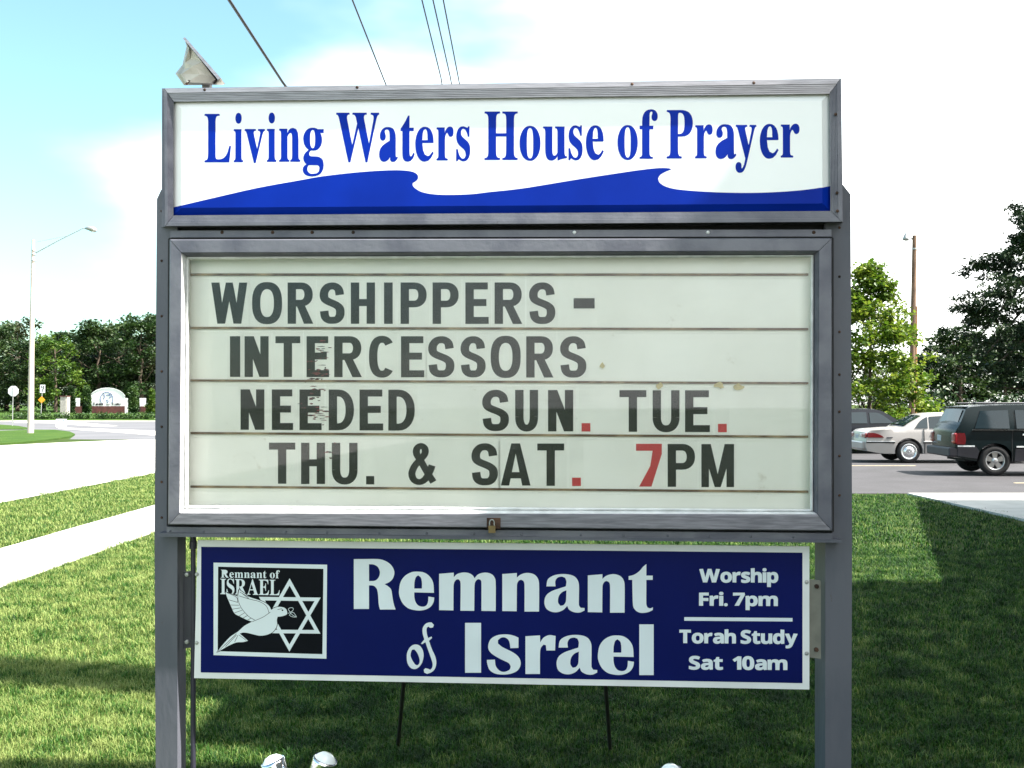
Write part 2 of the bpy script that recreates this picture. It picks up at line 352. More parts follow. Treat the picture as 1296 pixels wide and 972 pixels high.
def lawn(name, pts, turf_o, label):
    """pts = [(x, y, z, angle, scale)]"""
    me = bpy.data.meshes.new(name); me.from_pydata([p[:3] for p in pts], [], [])
    a = me.attributes.new('spin', 'FLOAT_VECTOR', 'POINT'); a.data.foreach_set('vector', [c for p in pts for c in (0, 0, p[3])])
    a = me.attributes.new('size', 'FLOAT', 'POINT'); a.data.foreach_set('value', [p[4] for p in pts])
    o = link(name, me); tag(o, label, 'grass', kind='stuff')
    g = bpy.data.node_groups.new(name, 'GeometryNodeTree')
    g.interface.new_socket('Geometry', in_out='INPUT', socket_type='NodeSocketGeometry'); g.interface.new_socket('Geometry', in_out='OUTPUT', socket_type='NodeSocketGeometry')
    n = g.nodes; i = n.new('NodeGroupInput'); ou = n.new('NodeGroupOutput'); ip = n.new('GeometryNodeInstanceOnPoints'); oi = n.new('GeometryNodeObjectInfo'); oi.inputs['Object'].default_value = turf_o
    ar = n.new('GeometryNodeInputNamedAttribute'); ar.data_type = 'FLOAT_VECTOR'; ar.inputs['Name'].default_value = 'spin'
    az = n.new('GeometryNodeInputNamedAttribute'); az.data_type = 'FLOAT'; az.inputs['Name'].default_value = 'size'
    g.links.new(i.outputs[0], ip.inputs['Points']); g.links.new(oi.outputs['Geometry'], ip.inputs['Instance']); g.links.new(ar.outputs[0], ip.inputs['Rotation']); g.links.new(az.outputs[0], ip.inputs['Scale'])
    g.links.new(ip.outputs[0], ou.inputs[0])
    md = o.modifiers.new('blades', 'NODES'); md.node_group = g
    return o
def in_lawn(x, y):
    if -5.66 < x < -4.46: return False
    if x < -8.32 or y > 17.65 and x > -4.5: return False
    if x > 6.98 and y > 12.5: return False
    return True
rnd = random.Random(5)
near = []; mid = []; far = []
y = 3.1
while y < 45:
    step = .115 if y < 6.3 else (.16 if y < 11 else .30)
    x = -.56 * y - .5
    while x < .56 * y + .5:
        X = x + rnd.uniform(-.4, .4) * step; Y = y + rnd.uniform(-.4, .4) * step
        if in_lawn(X, Y):
            p = (X, Y, 0, rnd.uniform(0, 6.28), rnd.uniform(.8, 1.2))
            (near if y < 6.3 else mid if y < 11 else far).append(p)
        x += step
    y += step
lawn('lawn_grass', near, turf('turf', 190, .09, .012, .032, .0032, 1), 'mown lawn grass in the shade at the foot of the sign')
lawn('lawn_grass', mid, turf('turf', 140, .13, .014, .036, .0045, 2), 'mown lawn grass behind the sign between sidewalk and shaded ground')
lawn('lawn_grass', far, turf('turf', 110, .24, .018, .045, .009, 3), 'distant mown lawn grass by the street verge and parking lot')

# ------------------------------------------------------------------ lettering: outlines as numbers, united with a Delaunay fill
def area(l): return sum(l[i][0] * l[(i + 1) % len(l)][1] - l[(i + 1) % len(l)][0] * l[i][1] for i in range(len(l))) / 2
def inside(p, l):
    c = False
    for i in range(len(l)):
        a, b = l[i], l[(i + 1) % len(l)]
        if (a[1] > p[1]) != (b[1] > p[1]) and p[0] < (b[0] - a[0]) * (p[1] - a[1]) / (b[1] - a[1]) + a[0]: c = not c
    return c
def fill(add, cut=(), keep=()):
    """union of add minus cut, plus keep -> verts, tris"""
    vs = []; fs = []; kind = []
    for ls, k in ((add, 0), (cut, 1), (keep, 2)):
        for l in ls:
            if area(l) < 0: l = l[::-1]
            b = len(vs); vs += [Vector((float(p[0]), float(p[1]))) for p in l]; fs.append(list(range(b, b + len(l)))); kind.append(k)
    V, E_, Fc, _, _, fo = delaunay_2d_cdt(vs, [], fs, 1, 1e-5)
    out = []
    for f, o in zip(Fc, fo):
        ks = {kind[i] for i in o}
        if 2 in ks or (0 in ks and 1 not in ks): out.append(f if area([V[i] for i in f]) > 0 else f[::-1])
    return [(v.x, v.y) for v in V], out
def seg_quads(path, wx, wy, closed=False):
    """a stroke of width wx across x and wy across y"""
    q = []; n = len(path)
    L_, R_ = [], []
    for i, p in enumerate(path):
        a = path[(i - 1) % n] if closed or i else p; b = path[(i + 1) % n] if closed or i < n - 1 else p
        dx, dy = b[0] - a[0], b[1] - a[1]; d = math.hypot(dx, dy) or 1; nx, ny = -dy / d * wx / 2, dx / d * wy / 2
        L_.append((p[0] + nx, p[1] + ny)); R_.append((p[0] - nx, p[1] - ny))
    for i in range(n if closed else n - 1):
        j = (i + 1) % n; q.append([L_[i], R_[i], R_[j], L_[j]])
    return q
def smooth(l, it=3, closed=True, corner=48):
    n = len(l); out = []
    def turn(i):
        if not closed and i in (0, n - 1): return 180
        a, b, c = l[i - 1], l[i], l[(i + 1) % n]
        t = math.atan2(c[1] - b[1], c[0] - b[0]) - math.atan2(b[1] - a[1], b[0] - a[0])
        return abs(math.degrees((t + math.pi) % (2 * math.pi) - math.pi))
    cn = [turn(i) > corner for i in range(n)]
    def tan(i, s):
        if cn[i]: return None
        a, c = l[i - 1], l[(i + 1) % n]; return ((c[0] - a[0]) / 2, (c[1] - a[1]) / 2)
    for i in range(n if closed else n - 1):
        j = (i + 1) % n; p, q = l[i], l[j]; d = (q[0] - p[0], q[1] - p[1]); dl = math.hypot(*d)
        tp, tq = tan(i, 0), tan(j, 1); out.append(p)
        if tp is None and tq is None: continue
        def cl(t):
            k = math.hypot(*t) or 1; s = min(k, dl * 1.1) / k; return (t[0] * s, t[1] * s)
        tp = cl(tp) if tp else d; tq = cl(tq) if tq else d
        for k in range(1, it):
            s = k / it; h = (2 * s**3 - 3 * s**2 + 1, s**3 - 2 * s**2 + s, -2 * s**3 + 3 * s**2, s**3 - s**2)
            out.append(tuple(h[0] * p[m] + h[1] * tp[m] + h[2] * q[m] + h[3] * tq[m] for m in (0, 1)))
    if not closed: out.append(l[-1])
    return out
def solid(b, vt, fn, t0, t1):
    """b: MB; vt=(verts,tris) in any flat units; fn(u, v, d)->point; slab between depths t0 (back) and t1 (front)"""
    V, T = vt
    if not T: return b
    used = sorted({i for t in T for i in t}); ix = {k: i for i, k in enumerate(used)}
    fr = [fn(V[i][0], V[i][1], t1) for i in used]; bk = [fn(V[i][0], V[i][1], t0) for i in used]
    n = len(used); fs = []; ed = {}
    for t in T:
        fs.append([ix[i] for i in t])
        for k in range(3):
            a, c = ix[t[k]], ix[t[(k + 1) % 3]]; ed[(a, c)] = ed.get((a, c), 0) + 1
    # facing: turn the tris towards the viewer of the sign
    p = [fr[i] for i in fs[0]]; nn = (Vector(p[1]) - Vector(p[0])).cross(Vector(p[2]) - Vector(p[0]))
    dv = Vector(fr[fs[0][0]]) - Vector(bk[fs[0][0]]); flip = nn.dot(dv) < 0
    if flip: fs = [f[::-1] for f in fs]
    for (a, c) in list(ed):
        if (c, a) not in ed: fs.append([a, c, n + c, n + a] if flip else [c, a, n + a, n + c])
    return b.add(fr + bk, fs)
GL = json.loads(r'''{"serif":{"L":[[15,0,15,17,36,20,52,24,62,32,69,43,73,59,75,81,75,379,73,399,69,414,62,425,51,432,36,436,16,439,16,455,250,455,250,439,233,438,219,436,208,434,199,430,193,424,188,416,185,407,183,394,182,379,182,83,182,68,183,56,185,47,188,40,193,35,200,31,208,29,220,28,234,28,264,29,291,33,315,40,335,49,354,63,370,80,384,100,397,125,409,154,427,154,402,0]],"i":[[101,362,87,364,75,368,65,376,57,387,52,399,50,412,52,426,57,438,65,449,75,457,87,462,101,463,114,462,126,457,137,449,145,438,150,426,151,412,149,399,145,387,136,376,126,368,114,364],[18,0,18,16,30,18,39,21,45,26,49,32,52,43,52,56,52,252,52,267,50,278,47,285,41,289,32,292,20,293,21,310,148,310,148,56,149,43,151,33,154,26,160,21,168,18,180,16,180,0]],"v":[[142,-10,38,248,33,261,27,272,22,281,16,288,8,292,-3,293,-3,310,164,310,164,294,156,294,141,292,132,286,129,276,129,273,130,271,130,268,185,122,236,253,239,261,241,267,241,272,237,284,224,292,203,294,203,310,305,310,305,295,294,291,284,286,278,279,272,269,266,258,260,243,160,-10]],"n":[[18,0,18,16,30,17,39,21,45,26,49,33,52,43,52,56,52,253,52,266,49,276,46,284,40,289,31,293,19,294,19,310,148,310,148,267,175,296,207,313,243,318,292,306,321,271,330,212,330,56,331,43,333,33,337,26,343,21,352,17,363,16,363,0,202,0,202,16,207,16,223,21,232,34,235,56,235,217,234,234,232,247,229,258,223,265,215,270,203,271,183,267,164,255,148,235,148,56,148,43,151,33,154,26,160,21,168,17,180,16,180,0]],"g":[[146,-140,106,-138,73,-132,48,-122,29,-108,18,-92,14,-75,20,-54,38,-38,69,-26,44,-10,29,9,24,30,26,46,32,61,42,74,57,86,77,98,102,110,58,135,31,169,22,212,24,232,30,251,40,268,53,282,69,295,88,305,109,312,132,317,157,318,183,317,208,312,233,304,317,304,317,268,268,268,281,248,289,226,291,203,290,185,285,167,276,151,264,137,250,125,234,116,215,108,194,104,172,103,167,103,162,103,157,103,152,104,147,104,142,104,131,103,121,100,112,94,106,87,102,80,101,71,105,59,119,51,141,49,175,49,208,48,236,45,259,40,277,33,292,24,303,13,310,-1,314,-18,316,-37,311,-67,296,-92,272,-113,239,-128,197,-137],[157,124,172,127,183,134,190,146,195,163,198,184,199,211,198,238,195,260,190,276,183,288,172,295,157,297,143,295,132,288,124,276,118,260,115,238,114,211,115,184,118,163,124,146,132,134,143,127],[161,-116,218,-111,252,-94,263,-66,262,-55,257,-47,249,-41,238,-37,223,-35,205,-34,97,-34,84,-45,76,-58,73,-73,76,-84,83,-94,95,-103,111,-111,133,-115]],"W":[[171,-11,32,393,27,407,21,419,15,427,8,433,-2,437,-15,439,-15,455,181,455,181,439,168,438,157,435,150,432,145,427,141,420,140,410,141,400,144,387,148,373,223,153,301,353,286,399,281,413,274,423,267,429,258,434,245,437,229,439,229,455,439,455,439,439,413,436,398,427,393,412,394,405,396,397,399,386,474,166,541,369,545,384,548,397,549,406,547,417,544,425,538,430,529,434,518,437,503,439,503,455,624,455,624,439,612,435,602,429,594,421,588,410,581,396,575,379,446,-11,428,-11,316,309,190,-11]],"a":[[255,-10,226,-5,208,10,200,35,168,11,133,-4,95,-9,74,-6,55,0,40,11,29,26,22,43,20,63,25,91,39,115,63,136,98,155,143,173,199,190,199,241,197,258,193,272,187,282,177,290,164,294,148,296,123,293,109,286,104,274,105,270,108,264,113,257,119,248,122,239,123,231,121,220,117,210,110,202,100,196,90,192,77,191,64,192,54,196,45,203,38,212,34,223,33,236,35,252,40,266,49,278,62,290,77,300,95,308,115,314,137,317,162,318,205,315,239,307,263,292,280,271,290,244,293,210,293,62,293,52,294,45,295,40,297,37,300,35,304,34,309,35,314,38,320,42,329,28,306,7,281,-6],[151,34,158,34,165,37,174,41,183,47,191,54,199,63,199,169,154,151,127,123,118,84,122,56,133,39]],"t":[[124,-9,99,-7,80,-1,66,10,56,26,50,46,48,71,48,279,20,279,20,300,46,324,68,347,88,369,105,389,118,407,129,424,144,424,144,310,208,310,208,279,144,279,144,82,145,69,147,59,149,51,154,45,160,41,168,40,183,44,195,56,206,75,222,66,198,24,165,-1]],"e":[[154,-10,129,-8,106,-1,85,10,66,26,50,45,37,69,27,95,21,125,19,157,21,187,28,215,38,240,51,263,68,282,87,298,109,309,132,316,157,318,193,314,224,301,249,280,268,251,279,216,283,173,283,166,117,166,127,97,154,56,199,42,225,47,248,62,270,86,285,73,248,27,205,-1],[116,192,201,192,201,215,201,241,198,261,193,277,186,288,175,295,161,297,136,286,121,255,116,203]],"r":[[18,0,18,16,30,18,39,21,45,26,49,32,52,43,52,56,52,252,52,267,50,278,46,285,41,289,32,292,20,293,21,310,146,310,146,252,158,272,172,288,187,301,203,311,218,316,233,318,250,317,264,312,275,304,283,293,288,281,289,266,288,254,284,243,278,234,270,228,260,224,248,222,237,223,229,226,222,231,217,237,212,243,207,250,202,255,196,259,189,260,179,258,171,252,162,241,155,228,151,211,149,192,149,56,150,42,153,32,159,25,167,21,180,18,197,16,197,0]],"s":[[151,-10,132,-8,111,-3,87,6,82,8,78,8,73,9,64,7,56,1,51,-9,36,-9,36,105,53,105,61,79,72,57,87,39,103,26,121,17,140,15,156,16,168,20,179,27,186,35,191,46,192,58,188,76,176,92,156,105,107,130,85,142,68,155,54,169,45,185,39,202,37,220,40,247,49,270,65,291,86,306,111,316,141,319,149,319,157,318,166,316,176,314,187,311,199,308,201,307,204,307,206,306,209,305,211,305,213,305,220,306,226,311,230,319,244,319,244,222,228,222,220,244,209,262,196,277,182,288,166,294,149,296,136,295,125,292,116,286,110,278,106,269,105,259,106,249,109,240,115,232,123,225,134,218,146,212,191,189,212,178,229,165,241,151,250,136,255,117,257,95,254,65,244,39,228,18,206,2,181,-7]],"H":[[15,0,15,17,36,20,52,24,62,32,69,43,73,59,75,81,75,379,73,398,69,413,62,424,51,431,36,436,16,439,16,455,242,455,242,439,227,437,214,435,204,432,197,428,191,422,187,415,184,406,183,394,182,379,182,251,342,251,342,379,341,394,340,406,337,415,334,422,328,428,320,432,310,435,298,437,282,439,282,455,507,455,507,439,486,436,471,431,461,424,454,414,451,399,449,379,449,81,451,60,455,44,461,33,471,25,487,20,507,17,507,0,282,0,282,17,303,20,318,24,329,31,336,41,340,58,342,81,342,221,182,221,182,81,183,59,187,43,194,32,205,24,221,20,242,17,242,0]],"o":[[169,-10,140,-8,114,-1,90,11,69,27,52,47,38,70,27,96,21,124,19,154,21,184,27,213,38,239,52,262,69,281,90,297,114,309,140,316,168,318,196,316,222,309,245,298,266,282,283,263,298,240,308,214,315,185,317,154,315,123,308,94,298,69,284,46,266,26,245,11,222,-1,197,-8],[169,11,186,14,199,24,209,39,212,50,215,64,217,81,219,102,219,126,220,154,218,206,214,245,208,271,198,286,185,296,169,299,151,296,138,286,128,271,122,245,118,206,117,154,117,127,118,103,120,82,122,64,125,50,128,39,138,24,152,14]],"f":[[15,0,15,16,25,17,34,19,40,22,44,25,47,30,50,35,51,42,52,55,52,73,52,277,16,277,16,310,52,310,52,353,56,386,67,413,85,436,109,452,139,461,174,465,200,463,222,456,240,446,253,432,261,417,263,400,262,386,258,375,252,367,244,360,235,357,224,355,213,356,203,360,195,365,189,372,186,381,185,391,186,400,188,410,193,420,194,422,195,424,196,426,197,429,197,431,197,433,196,438,190,442,180,443,168,442,159,437,153,430,150,419,148,406,148,390,148,310,203,310,203,277,148,277,148,65,149,47,152,34,158,26,167,20,181,17,199,16,199,0]],"P":[[15,0,15,17,36,20,52,24,62,32,69,43,73,59,75,81,75,379,73,398,69,413,62,424,51,431,36,436,16,439,16,455,214,455,265,454,306,448,336,440,357,429,375,415,390,398,400,378,407,356,409,332,404,296,390,266,367,240,334,221,292,209,242,206,182,206,182,81,183,59,187,43,194,32,205,24,221,20,242,17,242,0],[182,230,201,230,231,232,255,240,272,253,283,271,290,297,292,329,290,361,285,387,275,406,261,420,241,428,216,431,204,430,195,428,189,424,185,418,183,409,182,398]],"y":[[52,-140,36,-139,22,-133,10,-125,1,-113,-5,-100,-7,-84,-5,-73,-2,-62,5,-53,13,-46,24,-41,36,-40,46,-41,56,-44,64,-49,70,-57,73,-65,75,-76,75,-78,74,-79,74,-81,74,-83,74,-85,74,-87,75,-94,79,-97,86,-99,94,-96,104,-88,114,-74,120,-65,125,-55,129,-44,133,-32,137,-19,140,-5,36,251,32,260,28,268,25,275,21,280,18,285,15,287,11,291,4,293,-3,293,-5,293,-5,310,162,310,162,293,151,293,142,291,136,289,132,286,129,281,128,275,128,272,129,270,130,267,131,263,132,260,133,257,185,119,230,241,233,248,235,254,236,260,237,265,238,270,238,274,237,281,234,286,229,289,223,292,214,293,203,293,203,310,300,310,300,293,291,292,283,288,277,281,271,271,265,258,259,242,162,-24,151,-53,140,-77,129,-96,118,-111,107,-122,95,-131,83,-136,68,-139]],"u":[[131,-10,103,-7,81,2,65,17,54,38,48,65,46,97,46,248,45,262,43,274,39,282,33,289,24,293,11,294,11,310,142,310,142,74,143,63,146,54,151,46,158,40,166,37,177,36,196,39,213,49,228,66,228,248,228,263,225,275,221,283,214,289,204,293,189,294,189,310,324,310,324,70,325,56,327,46,331,39,338,34,347,31,360,30,360,13,321,10,277,3,228,-10,228,40,216,26,202,13,186,3,169,-4,150,-9]],"R":[[15,0,15,17,36,20,52,24,62,32,69,43,73,59,75,81,75,379,73,398,69,413,62,424,51,431,36,436,16,439,16,455,217,455,278,452,329,442,367,426,395,403,412,372,417,334,406,285,372,248,315,224,432,50,439,40,446,32,452,26,459,21,468,18,478,17,480,17,480,0,338,0,201,212,182,212,182,81,183,59,187,43,194,32,205,24,221,20,242,17,242,0],[182,234,203,234,235,236,261,245,280,258,293,278,301,304,304,336,295,389,268,421,224,431,209,430,197,427,190,422,185,414,183,402,182,385]],"m":[[18,0,18,16,30,17,39,21,45,26,49,33,52,43,52,56,52,253,52,266,49,276,46,284,40,289,31,293,19,294,19,310,146,310,146,265,173,294,204,312,237,318,277,312,305,293,320,261,348,293,381,312,418,318,465,306,494,271,504,212,504,56,504,43,507,33,510,26,516,21,524,17,536,16,536,0,377,0,377,16,389,18,397,21,403,26,407,34,409,44,410,56,410,217,409,234,407,247,404,258,398,265,389,270,377,271,358,268,341,256,324,237,324,56,325,44,327,34,331,26,336,21,345,18,356,16,356,0,199,0,199,16,211,18,219,21,225,26,229,34,231,44,232,56,232,217,231,233,229,247,226,258,220,265,211,270,199,271,180,267,162,255,146,235,146,56,147,44,149,34,152,27,158,21,166,18,177,16,177,0]],"I":[[13,0,13,17,34,21,50,26,61,32,69,42,74,56,75,75,75,387,74,405,70,419,63,427,52,433,36,437,13,439,13,455,244,455,244,439,223,437,207,433,196,427,188,419,184,405,183,387,183,77,183,64,185,53,187,44,192,37,198,31,206,26,216,23,230,20,246,17,246,0]],"S":[[43,-11,43,158,62,158,75,113,91,77,111,50,136,30,164,19,197,15,220,17,241,24,257,36,269,51,276,69,279,89,273,117,255,140,225,160,163,191,127,210,99,231,77,253,62,276,53,302,50,332,52,358,57,381,67,403,80,421,96,437,115,449,136,459,160,464,185,466,199,466,213,464,229,461,246,458,264,453,282,448,286,447,289,446,291,446,294,445,297,445,300,445,310,447,317,454,320,466,339,466,339,319,322,319,315,343,305,365,293,385,280,402,265,417,248,429,231,438,213,443,194,445,173,443,155,437,140,426,128,413,122,398,120,380,121,364,127,349,137,336,151,325,168,314,189,303,253,273,279,260,300,247,317,233,331,219,342,204,350,188,355,171,358,153,359,133,357,106,350,80,339,58,323,38,304,21,281,8,254,-2,225,-8,192,-10,181,-10,170,-9,158,-8,147,-6,136,-3,126,1,115,4,106,7,98,9,92,11,88,12,85,12,78,12,73,10,69,7,66,3,64,-3,61,-11]],"A":[[-9,0,-9,18,4,19,14,24,24,30,32,41,41,55,49,75,206,466,224,465,384,87,394,65,403,47,411,34,420,25,430,20,443,18,443,0,229,0,229,18,259,21,277,30,283,46,282,54,279,66,273,81,253,132,103,132,79,71,77,67,76,63,76,59,75,54,75,51,75,48,80,32,96,21,124,18,128,18,128,0],[113,161,242,161,177,319]],"E":[[14,0,14,17,35,18,51,22,62,30,70,41,74,57,75,78,75,369,74,394,69,413,62,425,51,433,36,437,16,439,16,455,399,455,399,320,383,320,375,357,361,386,340,406,312,420,276,428,232,430,219,430,208,429,200,428,194,426,189,422,186,417,184,410,183,400,183,388,183,246,193,246,221,248,243,256,259,269,272,288,281,313,288,345,304,345,304,118,287,118,284,143,280,164,273,181,264,195,254,206,241,213,225,218,207,221,185,222,183,222,183,67,184,53,187,42,192,35,201,31,213,28,230,28,261,29,289,32,313,39,335,48,354,60,371,75,386,94,399,116,411,143,430,143,402,0]]},"italic":{"o":[[96,-9,67,-6,42,4,20,20,3,41,-7,68,-10,98,-8,123,-3,147,6,172,17,196,32,219,48,241,66,260,86,277,107,291,130,301,152,308,175,310,207,306,234,297,256,281,272,260,282,234,285,203,283,179,278,155,270,130,258,106,245,83,228,61,210,41,190,24,168,10,145,-1,121,-7],[103,13,114,15,124,21,134,30,143,43,153,57,162,74,170,92,177,111,184,132,190,152,196,172,200,191,203,210,205,226,206,240,202,267,191,283,172,288,162,286,151,281,141,272,132,260,122,246,113,229,105,211,97,192,90,172,84,151,79,131,75,111,72,92,70,74,69,58,73,33,84,18]],"f":[[-66,-139,-82,-137,-96,-132,-108,-124,-118,-112,-123,-99,-125,-85,-124,-75,-121,-66,-116,-58,-109,-52,-100,-49,-91,-48,-82,-49,-75,-51,-69,-56,-64,-62,-61,-70,-60,-79,-60,-86,-62,-92,-65,-97,-68,-101,-70,-105,-71,-107,-69,-112,-65,-116,-59,-117,-50,-115,-42,-110,-34,-102,-27,-92,-20,-79,-15,-65,-8,-46,-2,-24,4,3,11,33,18,67,26,104,60,275,13,275,19,303,66,303,82,354,102,396,126,428,152,452,181,465,212,470,232,469,250,464,264,456,274,445,280,432,282,418,278,398,267,385,247,381,239,383,231,386,224,391,219,398,215,405,214,413,215,419,217,425,220,430,223,434,224,438,225,442,224,446,220,448,214,449,201,445,189,434,178,415,167,387,156,349,144,303,201,303,197,275,140,275,105,113,93,59,79,12,65,-29,49,-63,31,-90,11,-112,-11,-127,-37,-136]]},"sans":{"W":[[122,0,0,480,100,480,161,218,165,200,170,179,174,155,179,132,182,110,185,92,187,110,191,132,195,155,199,177,204,196,207,211,277,480,373,480,443,211,446,197,450,177,455,155,459,132,462,110,465,92,467,110,471,132,475,155,480,179,484,200,488,218,549,480,649,480,527,0,412,0,347,252,344,261,342,274,338,289,335,306,331,323,328,339,326,354,324,364,323,354,321,339,318,323,314,307,311,290,308,274,305,261,302,251,238,0]],"o":[[207,-7,159,-1,116,15,80,43,53,80,36,128,30,184,42,265,78,324,134,361,209,373,258,368,300,351,336,324,363,287,380,240,385,184,373,103,337,43,281,6],[208,74,242,81,266,102,279,136,283,184,279,232,266,266,242,286,208,293,173,286,150,266,137,232,132,184,137,136,150,102,174,81]],"r":[[52,0,52,367,128,367,143,305,148,305,167,331,192,353,222,368,257,373,265,373,275,373,284,372,291,371,283,277,278,278,270,279,261,280,254,280,229,278,205,271,184,259,167,242,156,218,152,187,152,0]],"s":[[152,-7,116,-5,86,-2,58,5,31,15,31,97,62,85,95,75,127,69,155,66,180,69,197,75,206,85,210,98,208,107,204,115,197,123,183,132,161,142,130,156,99,171,74,185,55,201,41,220,33,243,30,271,40,316,70,348,116,367,175,373,209,372,240,367,272,358,304,345,274,273,248,283,223,292,199,298,174,300,141,293,130,275,131,267,135,260,144,252,157,244,178,235,206,223,236,210,261,196,281,181,296,162,305,139,308,109,298,60,269,23,220,1]],"h":[[52,0,52,510,152,510,152,406,152,380,151,355,149,333,148,320,153,320,173,344,198,361,227,370,259,373,313,365,355,342,382,300,391,239,391,0,291,0,291,214,276,274,232,293,194,286,170,262,157,224,152,173,152,0]],"i":[[103,412,82,415,64,423,52,438,48,461,52,485,64,500,82,508,103,510,123,508,141,500,153,485,157,461,153,438,141,423,123,415],[52,0,52,367,152,367,152,0]],"p":[[52,-161,52,367,134,367,148,319,152,319,170,340,192,357,221,369,257,373,312,361,357,325,385,266,395,184,385,102,355,42,310,5,254,-7,218,-3,191,8,169,23,152,40,147,40,151,13,152,-13,152,-161],[226,75,255,82,276,103,289,138,293,185,276,266,224,293,191,287,170,269,157,239,152,195,152,185,156,138,168,103,190,82]],"F":[[60,0,60,480,335,480,335,396,161,396,161,273,323,273,323,189,161,189,161,0]],".":[[89,-9,74,-7,60,1,51,15,48,36,51,57,60,71,74,79,89,81,106,79,119,71,129,57,132,36,129,15,119,1,106,-7]],"7":[[75,0,255,394,18,394,18,480,362,480,362,416,181,0]],"m":[[52,0,52,367,129,367,142,320,148,320,168,344,194,361,224,370,255,373,292,370,323,360,348,344,366,320,375,320,395,344,421,361,452,370,483,373,538,365,577,342,601,300,609,239,609,0,509,0,509,214,495,274,454,293,420,286,398,265,385,231,381,184,381,0,281,0,281,214,267,274,226,293,190,286,168,262,156,224,152,173,152,0]],"T":[[144,0,144,395,13,395,13,480,375,480,375,395,245,395,245,0]],"a":[[142,-7,97,0,60,22,36,58,28,109,38,160,69,196,120,217,192,226,256,228,256,244,252,269,241,287,223,297,199,300,172,298,146,292,121,284,95,273,62,341,94,355,128,365,165,372,203,374,268,366,316,342,345,302,355,244,355,0,285,0,266,50,263,50,239,24,214,7,183,-3],[179,66,209,71,234,86,250,109,256,140,256,170,217,169,176,164,150,151,136,132,131,109,134,89,144,76,160,69]],"S":[[167,-7,95,1,31,22,31,117,66,103,102,90,138,80,175,77,207,81,228,92,240,108,244,128,237,153,217,172,187,189,150,207,133,215,114,225,95,238,77,253,61,272,48,293,39,319,36,350,47,407,80,450,131,477,199,486,235,484,270,478,305,467,341,453,308,373,277,385,249,394,223,400,195,402,170,398,151,388,140,373,136,353,141,330,158,313,187,297,226,277,260,259,289,241,312,220,329,196,340,168,343,133,332,76,297,31,242,3]],"t":[[178,-7,147,-4,119,4,96,19,78,41,67,73,63,115,63,291,15,291,15,334,71,367,99,445,163,445,163,367,266,367,266,291,163,291,163,115,166,97,175,84,189,76,207,73,223,74,239,77,255,80,270,85,270,10,252,4,230,-2,205,-5]],"u":[[181,-7,127,1,86,25,59,67,50,128,50,367,150,367,150,152,154,118,165,93,183,78,210,73,248,81,272,104,285,142,289,194,289,367,389,367,389,0,312,0,299,47,293,47,273,23,245,6,214,-4]],"d":[[169,-7,113,5,69,41,40,101,30,183,40,265,69,325,114,361,171,373,207,370,236,358,259,341,277,320,280,320,278,333,275,351,273,372,273,393,273,510,373,510,373,0,296,0,277,48,273,48,255,27,233,9,204,-3],[203,73,239,79,262,98,275,128,279,171,279,182,275,229,263,264,240,285,202,292,173,285,150,264,136,229,132,181,136,134,150,100,173,80]],"y":[[74,-161,58,-161,45,-160,33,-158,23,-156,23,-77,31,-78,41,-79,51,-80,62,-81,91,-76,112,-61,129,-40,140,-15,146,3,0,367,109,367,179,161,183,145,187,130,189,114,191,97,193,97,195,114,198,130,202,145,207,161,275,367,382,367,227,-47,201,-97,166,-133,123,-154]],"1":[[176,0,176,277,176,298,177,323,178,350,179,373,173,367,164,358,154,348,144,340,89,296,40,357,194,480,277,480,277,0]],"0":[[191,-7,116,10,64,59,34,137,24,240,28,312,40,373,62,421,93,457,136,480,191,487,266,471,318,422,349,344,359,240,355,168,343,107,321,59,290,23,247,1],[191,75,223,85,244,116,255,168,259,240,255,312,244,363,223,395,191,405,159,395,139,363,128,312,125,240,128,168,139,117,159,86]]}}''')
def loops(font, ch): return [[(l[i], l[i + 1]) for i in range(0, len(l), 2)] for l in GL[font][ch]]
def bbox(ls):
    xs = [p[0] for l in ls for p in l]; ys = [p[1] for l in ls for p in l]; return min(xs), max(xs), min(ys), max(ys)
def glyph_fill(ls, bold=0.0, boldy=None):
    add = [l for l in ls if sum(inside(l[0], k) for k in ls if k is not l) % 2 == 0]; cut = [l for l in ls if l not in add]
    keep = []
    if bold:
        for l in ls: keep += seg_quads(l, bold * 2, (bold if boldy is None else boldy) * 2, True)
    return fill(add, cut, keep)
def text_run(b, font, s, x0, x1, base, cap, fn, t0, t1, bold=0, gap=55, slope=0.0, space=260, digitgap=None):
    """a line of text fitted between x0 and x1 on baseline y=base (px, y down), cap = height of a capital in px"""
    pen = 0; items = []
    for ch in s:
        if ch == ' ': pen += space; continue
        ls = loops(font, ch); bb = bbox(ls); items.append((ls, pen - bb[0])); pen += bb[1] - bb[0] + gap
    tot = pen - gap; sx = (x1 - x0) / tot; sy = cap / {'serif': 455, 'italic': 455, 'sans': 480}[font]
    for ls, off in items:
        V, T = glyph_fill([[((p[0] + off) * sx + x0, -p[1] * sy) for p in l] for l in ls], bold)
        V = [(x, base + slope * (x - x0) + y) for x, y in V]
        solid(b, (V, T), fn, t0, t1)
